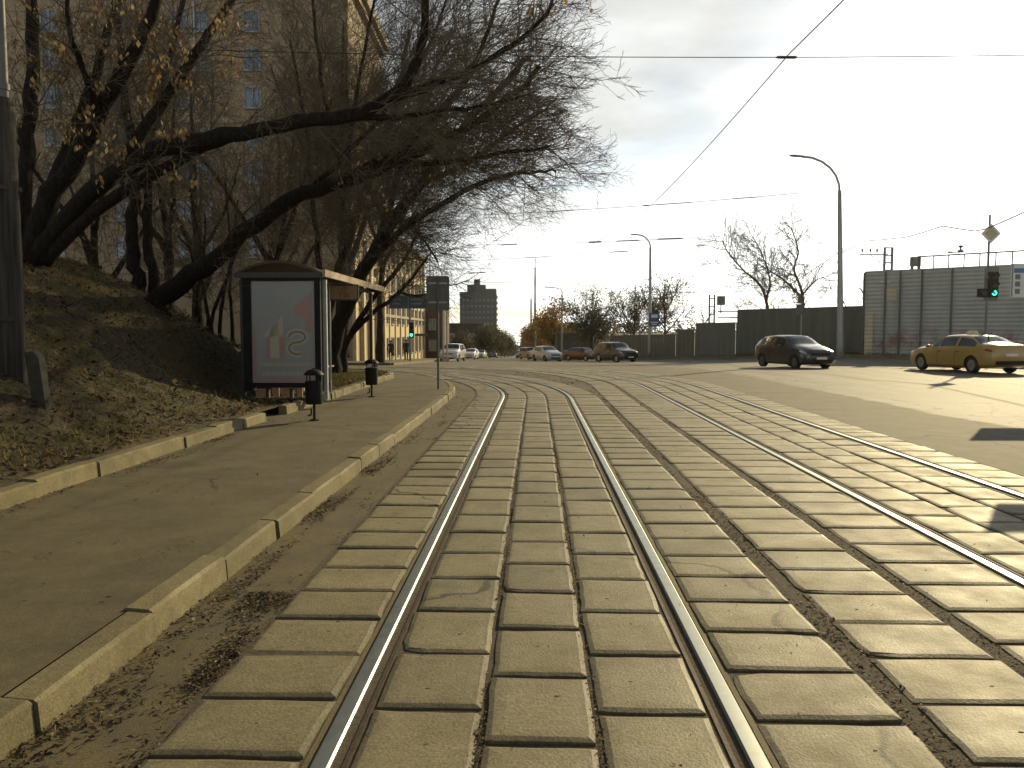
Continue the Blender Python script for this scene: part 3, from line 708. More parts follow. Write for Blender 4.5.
# the thicket between the bank and the apartment house
def plain_tree(name, seed, x, y, h, spread, label, group, bark, twm, den=(2.2, 3.4, 4.5), leafm=None, nl=0, lsz=.1, lsp=.15, lean=(0, 0), z=None, twr=.007, forks=4, maxlev=3, clear=.28, lcl=(4, 8), hang=True, every=.024):
    t = Tree(seed, twr); r_ = t.r; z0 = gz(x, y) if z is None else z
    tr = t.limb([(x, y, z0 - .2), (x + lean[0] * .15, y + lean[1] * .15, z0 + h * .15), (x + lean[0] * .4 + r_.gauss(0, .1), y, z0 + h * .33), (x + lean[0] * .75 + r_.gauss(0, .2), y + lean[1] * .6, z0 + h * .62), (x + lean[0], y + lean[1], z0 + h * .85)], h * .02 + .03, .03, 7)
    for k in range(forks):
        a = 2 * PI * (k + r_.random() * .6) / forks; i0 = int(len(tr[0]) * (clear + .1 + .35 * k / forks)); p = tr[0][i0]
        q = Vector((math.cos(a), math.sin(a), 0)) * spread
        lm = t.limb([p, p + q * .3 + Vector((0, 0, h * .12)), p + q * .65 + Vector((0, 0, h * .27)), p + q * r_.uniform(.85, 1.05) + Vector((0, 0, h * r_.uniform(.34, .46)))], h * .012 + .01, .02, 6)
        t.dress(lm, .15, 1, h * every, h * .26, Vector((0, 0, .35)), den, maxlev, .016)
    t.dress(tr, clear, 1, h * every, h * .26, Vector((0, 0, .3)), den, maxlev, .016)
    if nl: t.leaves(nl, lsz, lsp, hang=hang, cl=lcl)
    return t.finish((x, y, z0), name, label, group, bark, twm, leafm)
BG = 'bare trees in front of the apartment house'
for k, (x, y, h, sp, lean, lab) in enumerate((
        (-9.2, 30.5, 11, 3, (1.0, 0), 'bare tree behind the leaning shelter tree, foremost of the thicket'),
        (-12.5, 29, 12, 3, (.5, 0), 'bare tree in the thicket, above the left end of the shelter roof'),
        (-16, 31, 13, 3.4, (0, 0), 'bare tree in the thicket, straight above the low leaning trunk'),
        (-20.5, 30, 13, 3.4, (0, 0), 'bare tree in the thicket, behind the upright pair of trunks'),
        (-25, 34, 14, 3.6, (0, 0), 'bare tree at the far left of the thicket, behind the giant'),
        (-11, 36, 13, 3.2, (.6, 0), 'bare tree in the thicket, right of the apartment house corner'),
        (-14.5, 37, 14, 3.2, (0, 0), 'bare tree deep in the thicket, before the right end of the apartment house'),
        (-9.3, 44, 21, 4.2, (.3, 0), 'tallest bare tree of the thicket, hiding the corner of the apartment house'),
        (-8.6, 52, 15, 3.4, (.4, 0), 'tall bare street tree in front of the sunlit yellow facade'))):
    plain_tree('bare_tree', 40 + k, x, y, h, sp, lab, BG, M['bark'], M['twig'], lean=lean, leafm=M['goldleaf'], nl=90, lsz=.09, z=(.3 if y < 50 else None), den=(3.0, 4.2, 4.8), clear=.2 if y < 50 else .45)
# ------------------------------------------------------------------ bus shelter
SH = empty('bus_shelter', (-4.40, 17.7, .285), 'brown tram stop shelter with arched roof and a big lightbox poster at its near end', 'bus shelter', rz=-A)
M['roof'] = simple('rusty_roof_sheet', (.085, .045, .028), (.05, .035, .022), 3, .6, bmp=.3)
M['fascia'] = simple('ochre_fascia', (.40, .29, .15), (.30, .22, .12), 5, .6)
M['poster'] = simple('grey_poster', (.30, .30, .275), (.26, .268, .25), 1.2, .35)
def pm(name, c):
    m, nt, b = new_mat(name); b.inputs['Base Color'].default_value = (*c, 1); b.inputs['Roughness'].default_value = .4; return m
mb = MB(); n = 10; arc_ = []
for i in range(n + 1):
    u = i / n; arc_.append((-.66 + 1.66 * u, 2.36 + .24 * math.sin(PI * u) ** .9))
low = [(x, z - .05) for x, z in arc_][::-1]
mb.prism(arc_ + low, (0, -2.85, 0), (1, 0, 0), (0, 0, 1), (0, 5.7, 0)); mb.fix().build('roof', M['roof'], SH, angle=30)
mb = MB(); mb.box((1.02, 0, 2.36), (.06, 5.7, .13)); mb.build('fascia', M['fascia'], SH)
mb = MB(); mb.box((.17, -2.79, 2.325), (1.6, .14, .10)); mb.box((.17, 2.72, 2.325), (1.6, .12, .10)); mb.box((-.56, 0, 2.28), (.1, 5.3, .1)); mb.box((.72, 0, 2.29), (.08, 5.3, .09)); mb.build('roof_beam', M['darkmetal'], SH)
for x, y, m_ in ((-.56, -2.7, 'darkmetal'), (.975, -2.62, 'galv'), (-.56, 0, 'darkmetal'), (-.56, 2.6, 'darkmetal'), (.76, 2.6, 'darkmetal')):
    mb = MB(); mb.box((x, y, 1.13), (.07, .07, 2.24)); mb.build('post', M[m_], SH)
mb = MB()
for y in (-2.0, -.7, .7, 2.0): mb.box((-.56, y, 1.2), (.03, .04, 1.9))
mb.box((-.56, 0, .35), (.04, 5.1, .05)); mb.box((-.56, 0, 2.1), (.04, 5.1, .05)); bw = mb.build('back_wall', M['darkmetal'], SH)
mb = MB(); mb.box((-.562, 0, 1.22), (.012, 5.0, 1.68)); mb.build('pane', M['glass'], bw)
# lightbox
PX0, PX1, PZ0, PZ1, PY = -.36, .83, .33, 2.22, -2.82
lb = MB(); lb.box(((PX0 + PX1) / 2, -2.72, 1.275), (PX1 - PX0, .14, PZ1 - PZ0 + .0)); ad = lb.build('lightbox', M['poster'], SH)
mb = MB()
for x, w_ in ((-.4355, .15), (.886, .11)): mb.box((x, -2.72, 1.25), (w_, .22, 2.14))
mb.box((.235, -2.72, 2.25), (1.19, .22, .06)); mb.box((.235, -2.72, .285), (1.19, .22, .09)); mb.build('frame', M['black'], ad)
mb = MB(); mb.box((.2, -2.72, .02), (1.4, .2, .05)); mb.box((-.1, -2.72, .12), (.06, .1, .2)); mb.box((.35, -2.72, .12), (.06, .1, .2)); mb.build('base', M['rust'], ad)
def pp(px, py):            # poster pixel -> lightbox plane
    return (PX0 + (px - 252) / 63 * (PX1 - PX0), PZ1 - (py - 282) / 101 * (PZ1 - PZ0))
def flat(name, polys, mat, y):
    mb = MB()
    for p in polys: mb.prism([pp(*q) for q in p], (0, y, 0), (1, 0, 0), (0, 0, 1), (0, .002, 0))
    return mb.fix().build(name, mat, ad)
pf = -2.7925
flat('pink_band', [[(252, 377), (315, 377), (315, 383), (252, 383)], [(252, 330), (256.5, 330), (256.5, 377), (252, 377)]], pm('faded_pink', (.31, .22, .205)), pf - .0006)
flat('red_arrow', [[(295, 308), (312, 292), (312, 332), (305, 332), (305, 317), (295, 317)]], pm('faded_red', (.35, .21, .175)), pf - .0006)
def stroke(pts, wd):
    out = []; 
    for i in range(len(pts) - 1):
        (x0, y0), (x1, y1) = pts[i], pts[i + 1]; l = math.hypot(x1 - x0, y1 - y0); nx, ny = -(y1 - y0) / l * wd / 2, (x1 - x0) / l * wd / 2; ex, ey = (x1 - x0) / l * wd * .1, (y1 - y0) / l * wd * .1
        out.append([(x0 + nx - ex, y0 + ny - ey), (x1 + nx + ex, y1 + ny + ey), (x1 - nx + ex, y1 - ny + ey), (x0 - nx - ex, y0 - ny - ey)])
    return out
two = [(288.5, 337.5)] + [(297 + 8.0 * math.cos(R(a)), 337.3 - 5.2 * math.sin(R(a))) for a in range(150, -91, -20)] + [(297 - 8.2 * math.cos(R(a - 90)), 348.6 - 5.9 * math.sin(R(a - 90)) ) for a in range(180, -21, -20)]
two = [p for p in two if True]
flat('digits', [[(279, 358), (279, 320), (270, 331), (270, 358)], [(263, 337), (283, 315.5), (283, 337)]] , pm('poster_tan', (.40, .35, .25)), pf - .0014)
flat('digit_shadow', [[(279.5, 358), (279.5, 337.5), (284, 337.5), (284, 358)], [(266.5, 358), (266.5, 337.5), (269.5, 337.5), (269.5, 358)]], pm('poster_red', (.36, .19, .16)), pf - .0022)
for k, (wd, c, dy) in enumerate(((6.2, 'poster_tan', -.003), (2.0, 'faded_line', -.0045))):
    mb = MB()
    for i, p in enumerate(stroke(two, wd)): mb.prism([pp(*q) for q in p], (0, pf + dy - .00004 * i, 0), (1, 0, 0), (0, 0, 1), (0, .0012, 0))
    mb.fix().build('digits', bpy.data.materials['poster_tan'] if k == 0 else pm(c, (.17, .155, .125)), ad)
rt = random.Random(4); bars = []; x = 260
for yy, hh, xa, xb in ((362.6, 3.6, 260, 311), (371.5, 4.2, 262, 305)):
    x = xa
    while x < xb:
        w_ = rt.uniform(.7, 1.6); bars.append([(x, yy + rt.uniform(0, .6)), (x + w_, yy + rt.uniform(0, .6)), (x + w_, yy + hh), (x, yy + hh)]); x += w_ + rt.choice((.5, .6, .7, 1.4))
    flat('small_print', bars, bpy.data.materials['poster_tan'], pf - .0008); bars = []
# bench
M['bench'] = simple('sunlit_pale_planks', (.50, .33, .22), (.38, .25, .17), 6, .7)
mb = MB()
for k in range(3): mb.box((-.36 + k * .13, .1, .44), (.11, 3.8, .035))
mb.build('seat', M['bench'], SH)
for y in (-1.6, -.55, .55, 1.7):
    mb = MB(); mb.box((-.22, y, .22), (.34, .08, .42)); mb.build('seat_leg', M['bench'], SH)

M['peach'] = simple('peach_lit_patch', (.62, .40, .27), (.48, .30, .20), 7, .7)  # added panels; sunlit patches under the lightbox put into their peach colour
for x_, w_, h_ in ((-.30, .22, .17), (-.02, .12, .24), (.22, .12, .22), (.44, .10, .2), (.66, .16, .23)):
    mb = MB(); mb.box((x_, -2.50, .02 + h_ / 2), (w_, .02, h_)); mb.build('lit_patch_panel', M['peach'], SH)
# route sign, standing next to the shelter
e = empty('stop_sign', (*at(330, 331, 16.9).xy, .285), 'ochre route number plate on a thin post inside the shelter front', 'stop sign', rz=-A)
mb = MB(); mb.tube([(0, 0, 0), (0, 0, 2.32)], .025, 8); mb.build('post', M['galv'], e)
mb = MB(); mb.box((.31, 0, 2.1), (.62, .03, .34)); mb.build('plate', M['darkmetal'], e)
mb = MB(); mb.box((.31, -.018, 2.1), (.56, .006, .28)); pt = mb.build('face', simple('ochre_plate', (.30, .20, .10), (.25, .17, .085), 5, .5), e)
for s_, z in (('17', 2.155), ('T 25', 2.04)): text_mb(s_, .13, (.31, -.0235, z), (1, 0, 0), (0, 0, 1), .001).build('lettering', M['darkmetal'], e)

# ------------------------------------------------------------------ bins, sign, pole and stub
def bin_(px, d, label, full):
    x = at(px, 331, d).x; e = empty('litter_bin', (x, d, .14), label, 'litter bin', 'litter bins along the pavement', rz=-A)
    mb = MB(); mb.lathe([(.125, .27), (.13, .28), (.135, .62), (.14, .625), (.14, .64), (.125, .64), (.12, .30)], n=18); mb.build('body', M['black'], e, angle=35)
    mb = MB(); mb.tube([(0, .0, .30), (0, 0, .02)], .022, 8); mb.tube([(-.05, 0, .20), (-.05, 0, .1), (-.10, 0, .08)], .014, 6); mb.lathe([(.08, 0), (.08, .015), (.03, .03)], n=12); mb.build('stand', M['black'], e)
    mb = MB(); mb.lathe([(.155, .735), (.16, .74), (.15, .765), (.115, .80), (.06, .825), (.02, .83), (.018, .85), (0.0, .852)], n=18); mb.lathe([(.15, .736), (.1, .78), (0, .80)], n=18); mb.build('lid', M['black'], e, angle=40)
    for a in (45, 135, 225, 315):
        mb = MB(); mb.box((.125 * math.cos(R(a)), .125 * math.sin(R(a)), .685), (.014, .014, .12), R(a)); mb.build('lid_strut', M['black'], e)
    if full:
        rb = MB(); rr = random.Random(2)
        for k in range(9):
            c = (rr.uniform(-.09, .09), rr.uniform(-.1, .05), .65 + rr.uniform(-.01, .12)); rb.box(c, (rr.uniform(.05, .13), rr.uniform(.05, .12), rr.uniform(.04, .1)), rr.uniform(0, 3), k % 2, rr.uniform(.5, .9))
        rb.build('rubbish', [M['white'], simple('red_wrapper', (.35, .07, .05), None, 8, .5)], e)
    return e
bin_(313, 12.8, 'black round litter bin with domed lid in front of the shelter poster', False)
bin_(371, 17.4, 'overfull black litter bin by the end of the shelter, rubbish showing under its lid', True)
x = at(438, 331, 19.9).x
e = empty('road_sign', (x, 19.9, .14), 'grey back of a rectangular road sign on a thin post at the kerb', 'road sign', rz=R(2))
mb = MB(); mb.tube([(0, 0, 0), (0, 0, 2.78)], .028, 8); mb.build('post', M['signback'], e)
mb = MB(); r_ = .06; poly = []
for cx, cz, a0 in ((.285 - r_, 2.80 - r_, 0), (-.285 + r_, 2.80 - r_, 90), (-.285 + r_, 1.95 + r_, 180), (.285 - r_, 1.95 + r_, 270)):
    poly += [(cx + r_ * math.cos(R(a0 + k * 18)), cz + r_ * math.sin(R(a0 + k * 18))) for k in range(6)]
mb.prism(poly, (0, .035, 0), (1, 0, 0), (0, 0, 1), (0, .02, 0)); mb.fix().build('plate', M['signback'], e)
for z in (2.62, 2.15): mb = MB(); mb.box((0, .030, z), (.46, .012, .04)); mb.build('bracket', M['galv'], e)

px_ = at(11, 331, 9.4).x; pz_ = bank_z(px_, 9.4)
e = empty('utility_pole', (px_, 9.4, pz_), 'weathered wooden pole at the left edge with a pale steel pipe on top', 'utility pole')
M['oldwood'] = simple('weathered_wood', (.022, .019, .015), (.072, .062, .048), 26, .95, stretch=(1, 1, .04), bmp=.8, bscale=30)
mb = MB(); mb.tube([(0, 0, -.3), (0, 0, .5), (.0, 0, 1.6), (-.01, 0, 3.15)], [.155, .15, .145, .14], 18); mb.tube([(.13, -.06, -.2), (.128, -.06, 1.4), (.12, -.06, 2.2)], [.06, .06, .055], 10); mb.build('wooden_post', M['oldwood'], e, angle=40)
mb = MB(); mb.tube([(.035, .0, 2.4), (.03, 0, 3.4), (.03, 0, 5.2)], [.05, .05, .045], 12); mb.tube([(.03, 0, 3.25), (.03, 0, 3.32)], [.065, .065], 12); mb.build('steel_pipe', M['signback'], e, angle=40)
for z in (.6, 2.1): mb = MB(); mb.tube([(.0, 0, z), (0, 0, z + .05)], [.17, .17], 16); mb.build('wire_band', M['rust'], e)
px_ = at(36, 331, 9.0).x; pz_ = bank_z(px_, 9.0)
e2 = MB(); e2.prism([(-.075, -.2), (.075, -.2), (.085, .55), (.03, .62), (-.07, .60)], (px_, 9.0, pz_), (1, 0, -.10), (-.14, .03, 1), (0, .12, 0))
tag(e2.fix().build('concrete_stub', simple('mossy_concrete', (.065, .06, .042), (.04, .04, .028), 7, .95, bmp=.6, bscale=30)), 'short leaning weathered concrete stub beside the wooden pole', 'post')

# ------------------------------------------------------------------ buildings on the left
def window_mb(w_, h_):
    f = MB()
    for x in (-w_ / 2, 0, w_ / 2): f.box((x, -.05, 0), (.09, .10, h_ + .09))
    for z in (-h_ / 2, h_ / 2): f.box((0, -.04, z), (w_ - .092, .08, .09))
    f.box((0, -.09, -h_ / 2 - .09), (w_ + .3, .18, .07)); return f
def pane_mb(w_, h_): p = MB(); p.box((0, -.012, 0), (w_ - .05, .018, h_ - .05)); return p
def place_windows(par, spots, w_, h_, fm, gm, rz, base):
    f = p = None
    for (x, y, z) in spots:
        if f is None:
            f = window_mb(w_, h_).build('window', fm, par); p = pane_mb(w_, h_).build('pane', gm, f); ff, pp_ = f, p
        else:
            ff = f.copy(); C.objects.link(ff); pp_ = p.copy(); C.objects.link(pp_); pp_.parent = ff
        ff.location = (x - base[0], y - base[1], z - base[2]); ff.rotation_euler = (0, 0, rz)
M['tanbrick'] = simple('tan_brick', (.33, .25, .155), (.24, .18, .11), 1.1, .9, detail=8, bmp=.3, bscale=9)
M['stone'] = simple('pale_stone', (.36, .30, .20), (.28, .23, .16), 1.5, .85)
M['yellow'] = simple('yellow_plaster', (.62, .50, .29), (.50, .39, .22), 1.2, .85, detail=8)
M['brownbrick'] = simple('brown_brick', (.11, .065, .045), (.08, .05, .035), 1.5, .9)
M['winframe'] = simple('window_frame', (.30, .30, .28), (.22, .22, .21), 3, .6)
base = (-36, 73, -2)
ap = empty('apartment_building', base, 'tall tan brick apartment block behind the bare trees on the bank', 'apartment building')
mb = MB(); mb.box((0, 0, 16), (46, 16, 32)); mb.build('wall', M['tanbrick'], ap)
mb = MB(); mb.box((.2, -.2, 31.6), (47.2, 17.2, .7)); mb.box((.15, -.15, 30.9), (46.6, 16.6, .5)); mb.build('cornice', M['tanbrick'], ap)
mb = MB()
for z in (8.4, 20.3): mb.box((.06, -.06, z), (46.2, 16.2, .35))
mb.build('string_course', M['stone'], ap)
sp = [(x, 65, 8.3 + 2.95 * k) for x in (-20.6, -24.7, -26.3, -31.2, -36.6, -41.5, -46.5) for k in range(7)]
mb = MB(); mb.tube([(10.9, -8.12, 3), (10.9, -8.12, 30)], .09, 6); mb.build('drainpipe', M['galv'], ap)
place_windows(ap, sp, 1.25, 1.6, M['winframe'], M['glass'], 0, base)
place_windows(ap, [(-13, 67.2 + 3.9 * i, 5.2 + 3.4 * k) for i in range(4) for k in range(5)], 1.3, 1.9, M['winframe'], M['glass'], PI / 2, base)
for y in (65.6, 69.2, 73, 76.8, 80.4):
    mb = MB(); mb.box((23 + .17, y - 73, 4.6), (.34, .9, 9.2)); mb.box((23 + .2, y - 73, 9.35), (.44, 1.1, .3)); mb.build('pilaster', M['yellow'], ap)
base = (-22, 102, -3)
yb = empty('street_house', base, 'sunlit yellow plastered house with pilasters facing the street', 'house')
mb = MB(); mb.box((0, 0, 7.5), (17.4, 39.6, 15)); mb.build('wall', M['yellow'], yb)
mb = MB(); mb.box((.2, 0, 15.1), (18.3, 40.3, .5)); mb.build('cornice', M['stone'], yb)
mb = MB(); mb.box((.1, 0, 6.2), (17.6, 39.7, .3)); mb.build('string_course', M['stone'], yb)
mb = MB(); mb.prism([(-9.1, 0), (9.3, 0), (0, 3)], (0, -20, 15.36), (1, 0, 0), (0, 0, 1), (0, 40, 0)); mb.fix().build('roof', M['rust'], yb)
for i in range(10):
    mb = MB(); mb.box((8.7 + .07, -19.3 + i * 4.28, 7.4), (.14, .6, 14.8)); mb.build('pilaster', M['yellow'], yb)
place_windows(yb, [(-13.3, 102 - 17.2 + 4.28 * i, z) for i in range(9) for z in (-.2, 3.4, 7.0, 10.0)], 1.7, 2.1, M['winframe'], M['glass'], PI / 2, base)
base = (-14.5, 128, -3.2)
bb = empty('corner_house', base, 'low dark reddish brick house beyond the yellow house', 'house')
mb = MB(); mb.box((0, 0, 4.2), (8.2, 10, 8.4)); mb.build('wall', M['brownbrick'], bb)
mb = MB(); mb.box((0, 0, 8.5), (8.6, 10.4, .3)); mb.build('roof', M['rust'], bb)
place_windows(bb, [(-17 + 2.4 * i, 123, z) for i in range(3) for z in (-.6, 2.6)], 1.1, 1.6, M['winframe'], M['glass'], 0, base)
# the street's far end
M['towerwall'] = simple('grey_panel_wall', (.052, .06, .068), (.042, .05, .058), .25, .9)
base = (-16.9, 408, -11.4)
tw = empty('tower_block', base, 'dark grey stepped tower block at the end of the street', 'tower block')
mb = MB(); mb.box((0, 0, 16.2), (18.2, 16, 32.4)); mb.build('wall', M['towerwall'], tw)
mb = MB(); mb.box((-1, 0, 34.3), (9.2, 10, 3.6)); mb.box((-.8, 0, 37.4), (3.0, 4, 3.2)); mb.box((5.2, 0, 33.2), (7.6, 15, 1.6)); mb.build('roof_storey', M['towerwall'], tw)
mb = MB()
for k in range(10): mb.box((9.35, 0, 4 + 2.9 * k), (.6, 12, 1.1))
mb.build('balcony_stack', M['grey'], tw)
place_windows(tw, [(-16.9 - 7.2 + 2.05 * i, 400, -11.4 + 5 + 2.9 * k) for i in range(8) for k in range(9)], 1.2, 1.3, M['towerwall'], M['glass'], 0, base)
M['darkhouse'] = simple('dark_render', (.05, .045, .038), (.035, .033, .03), .6, .9)
base = (-11.3, 176, -5)
dh = empty('low_house', base, 'low dark flat roofed house in front of the tower block', 'house')
mb = MB(); mb.box((0, 0, 4.0), (10.4, 9, 8)); mb.build('wall', M['darkhouse'], dh)
mb = MB(); mb.box((0, 0, 8.1), (10.8, 9.4, .3)); mb.build('roof', M['rust'], dh)
place_windows(dh, [(-15.2 + 2.2 * i, 171.5, z) for i in range(4) for z in (-2.8, .2)], 1.3, 1.5, M['white'], M['glass'], 0, base)
SG = 'trees along the far street'
for k, (x, y, h, sp_, lab, lm, nl) in enumerate((
        (-5.2, 150, 6.2, 2.0, 'dark leafy tree left of the street, just right of the low house', 'olive', 520),
        (-3.4, 178, 6.6, 2.4, 'dark leafy tree left of the street, second from the low house', 'olive', 560),
        (-1.8, 205, 6.8, 2.4, 'dark leafy tree left of the street, last before the sky gap', 'olive', 560),
        (-9.0, 140, 5.0, 1.8, 'small dark tree in front of the low house', 'olive', 360),
        (5.6, 108, 8.2, 1.7, 'golden autumn tree right of the street, nearest of the golden row', 'autumn', 520),
        (4.9, 132, 7.6, 1.8, 'golden autumn tree in the middle of the golden row', 'autumn', 520),
        (4.3, 165, 7.4, 2.0, 'brownish autumn tree at the far end of the golden row', 'autumn', 520))):
    plain_tree('street_tree', 70 + k, x, y, h, sp_, lab, SG, M['bark'], M['twig'], (1.5, 2.2, 3), M[lm], nl, .30, .42, forks=4, maxlev=2, clear=.12, lcl=(7, 14), hang=False, twr=.012)
far = MB(); rf = random.Random(8)
for k in range(900):
    x = rf.gauss(0, 60) + 6; y = 560 + rf.uniform(-20, 40); z0 = gz(x, y); h = 7.5 + 3 * noise.noise(Vector((x * .05, 0, 2)))
    for j in range(6):
        c = Vector((x + rf.gauss(0, 1.5), y + rf.gauss(0, 1.5), z0 + h * rf.random())); a = Vector((rf.gauss(0, 1), rf.gauss(0, 1), rf.gauss(0, 1))).normalized(); b_ = a.orthogonal().normalized(); s_ = rf.uniform(.5, 1.3)
        far.add([c - a * s_, c + b_ * s_, c + a * s_, c - b_ * s_], [(0, 1, 2, 3)])
stuff(far.build('far_wood', M['olive']))

# ------------------------------------------------------------------ walls and halls on the right
M['dkwall'] = simple('dark_sheet_fence', (.125, .13, .105), (.09, .095, .08), .8, .75, stretch=(3, 3, .3))
M['dkwall2'] = simple('grey_green_fence', (.14, .15, .135), (.10, .11, .10), 1.1, .8, stretch=(4, 4, .4))
def sheet_fence(name, p0, p1, h0, h1, mat, label, step=.22, post=2.5, depth=.05, cap=True, zb=-1.6):
    p0, p1 = Vector((*p0, 0)), Vector((*p1, 0)); L = (p1 - p0).length; ux = (p1 - p0) / L; ny = Vector((-ux.y, ux.x, 0))
    e = empty(name, (p0.x, p0.y, gz(p0.x, p0.y)), label, 'fence'); o = Vector(e.location)
    n = int(L / step); vs = []
    for i in range(n + 1):
        f = i / n; q = p0 + ux * L * f; k = (0, .6, 1, .6)[i % 4] * depth; g_ = gz(q.x, q.y)
        q = q - ny * k; vs += [(q.x - o.x, q.y - o.y, g_ - .1 - o.z), (q.x - o.x, q.y - o.y, h0 + (h1 - h0) * f - o.z)]
    mb = MB(); mb.add(vs, [(2 * i, 2 * i + 2, 2 * i + 3, 2 * i + 1) for i in range(n)]); mb.build('sheeting', mat, e)
    m_ = int(L / post); pb = MB()
    for i in range(m_ + 1):
        f = i / m_; q = p0 + ux * L * f + ny * .08; g_ = gz(q.x, q.y); hh = h0 + (h1 - h0) * f + .06
        pb.box((q.x - o.x, q.y - o.y, (hh + g_) / 2 - .1 - o.z), (.1, .1, hh - g_ + .2), math.atan2(ux.y, ux.x))
    if cap: pb.tube([tuple(p0 - o + ny * .02 + Vector((0, 0, h0 + .03))), tuple(p1 - o + ny * .02 + Vector((0, 0, h1 + .03)))], .045, 4)
    pb.build('post_row', mat, e); return e, ux, ny, L
sheet_fence('dark_wall', (16.3, 58), (23.4, 51.2), 3.05, 3.15, M['dkwall'], 'tall dark metal fence behind the dark hatchback')
sheet_fence('dark_wall', (14.9, 65), (16.25, 58.2), 2.15, 2.15, M['dkwall2'], 'lower grey green fence left of the tall dark fence')
sheet_fence('dark_wall', (14.2, 69), (14.88, 65.2), 1.65, 1.65, M['dkwall'], 'short dark fence section stepping down from the lower grey green fence')
fe, fux, fny, fL = sheet_fence('dark_wall', (11.0, 90), (14.15, 69.2), 1.0, 1.25, M['dkwall'], 'long low dark fence behind the black off-roader and red car')
mb = MB(); q = Vector((13.4, 74.2, .72)); mb.prism([(-2.2, -.22), (2.2, -.22), (2.2, .22), (-2.2, .22)], q, fux, (0, 0, 1), fny * -.03); bn = mb.fix(); 
bnr = bn.build('banner', simple('grey_banner', (.17, .17, .16), (.13, .13, .125), 1, .6)); tag(bnr, 'pale grey banner hung on the long low dark fence', 'banner')
# dark garage between the white hatchback and the red car
gb = empty('garage', (9.3, 104, gz(9.3, 104)), 'dark flat roofed garage behind the white hatchback', 'garage')
mb = MB(); mb.box((-1.4, 0, 1.7), (4.4, 6, 3.4)); mb.build('wall', M['dkwall'], gb); mb = MB(); mb.box((-1.4, 0, 3.46), (4.8, 6.4, .14)); mb.build('roof', M['grey'], gb)
mb = MB(); mb.box((-1.4, -3.03, 1.3), (2.6, .05, 2.5)); mb.build('door', M['dkwall2'], gb)
# ribbed hall
H0, H1, H2 = Vector((21.9, 50, 0)), Vector((28.6, 44.2, 0)), Vector((44, 30.9, 0))
ux = (H1 - H0).normalized(); nyo = Vector((ux.y, -ux.x, 0)); HL = (H2 - H0).length       # nyo faces the road
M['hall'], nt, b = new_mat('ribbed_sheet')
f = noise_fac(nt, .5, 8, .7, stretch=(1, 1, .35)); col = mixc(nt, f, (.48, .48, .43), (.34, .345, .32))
tc = N(nt, 'ShaderNodeTexCoord'); sz = N(nt, 'ShaderNodeSeparateXYZ'); nt.links.new(tc.outputs['Object'], sz.inputs[0])
lo_ = N(nt, 'ShaderNodeMapRange'); lo_.inputs['From Min'].default_value = 1.9; lo_.inputs['From Max'].default_value = 1.2; nt.links.new(sz.outputs['Z'], lo_.inputs['Value'])
hi_ = N(nt, 'ShaderNodeMapRange'); hi_.inputs['From Min'].default_value = .35; hi_.inputs['From Max'].default_value = .8; nt.links.new(sz.outputs['Z'], hi_.inputs['Value'])
mu = N(nt, 'ShaderNodeMath', operation='MULTIPLY'); nt.links.new(lo_.outputs[0], mu.inputs[0]); nt.links.new(hi_.outputs[0], mu.inputs[1])
gn = noise_fac(nt, 1.1, 6, .7, lo=.44, hi=.56); mu2 = N(nt, 'ShaderNodeMath', operation='MULTIPLY'); nt.links.new(mu.outputs[0], mu2.inputs[0]); nt.links.new(gn, mu2.inputs[1])
mu3 = N(nt, 'ShaderNodeMath', operation='MULTIPLY'); nt.links.new(mu2.outputs[0], mu3.inputs[0]); mu3.inputs[1].default_value = .75
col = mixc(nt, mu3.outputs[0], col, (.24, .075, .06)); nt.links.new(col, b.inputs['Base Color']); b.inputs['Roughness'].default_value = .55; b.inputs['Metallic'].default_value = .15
M['tanpanel'] = simple('tan_sheet', (.55, .48, .33), (.45, .39, .27), 1.2, .6)
e = empty('ribbed_hall', tuple(H0), 'long grey hall of horizontally ribbed sheeting with a railing on its roof', 'hall')
def hp(a, z, out=0): v = ux * a + nyo * out; return (v.x, v.y, z)
def ribs(a0, a1, z0, z1, out=0, pitch=.24, amp=.025):
    mb = MB(); vs = []; n = int((z1 - z0) / pitch * 4)
    for i in range(n + 1):
        z = z0 + (z1 - z0) * i / n; o_ = out + (0, amp, amp, 0)[i % 4]; vs += [hp(a0, z, o_), hp(a1, z, o_)]
    mb.add(vs, [(2 * i, 2 * i + 1, 2 * i + 3, 2 * i + 2) for i in range(n)]); return mb
cuts = [0, 1.25, 2.1, 3.3, 4.9, 8.9, 13, 17, HL]
for i in range(len(cuts) - 1):
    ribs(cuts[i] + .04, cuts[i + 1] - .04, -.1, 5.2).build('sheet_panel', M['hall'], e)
    pb = MB(); 
    q0 = hp(cuts[i], 2.55, .03); pb.box(q0, (.10, .2, 5.3), math.atan2(ux.y, ux.x)); pb.build('post', M['dkwall2'], e)
ribs(.15, .62, -.1, 2.75, .16).build('tan_panel', M['tanpanel'], e); ribs(1.32, 1.9, 3.4, 4.2, .07).build('tan_panel', M['tanpanel'], e)
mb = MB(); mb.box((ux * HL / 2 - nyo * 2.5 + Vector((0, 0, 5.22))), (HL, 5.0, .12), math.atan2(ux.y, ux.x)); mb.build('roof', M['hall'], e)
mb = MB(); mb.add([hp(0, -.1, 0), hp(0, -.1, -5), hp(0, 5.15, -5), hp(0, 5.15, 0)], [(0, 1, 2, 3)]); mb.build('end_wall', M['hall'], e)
mb = MB(); k = 3.0
while k < HL: mb.tube([hp(k, 5.28, -.3), hp(k, 6.02, -.3)], .036, 5); k += .8
mb.tube([hp(2.9, 6.02, -.3), hp(HL, 6.05, -.3)], .045, 5); mb.build('railing', M['rust'], e)
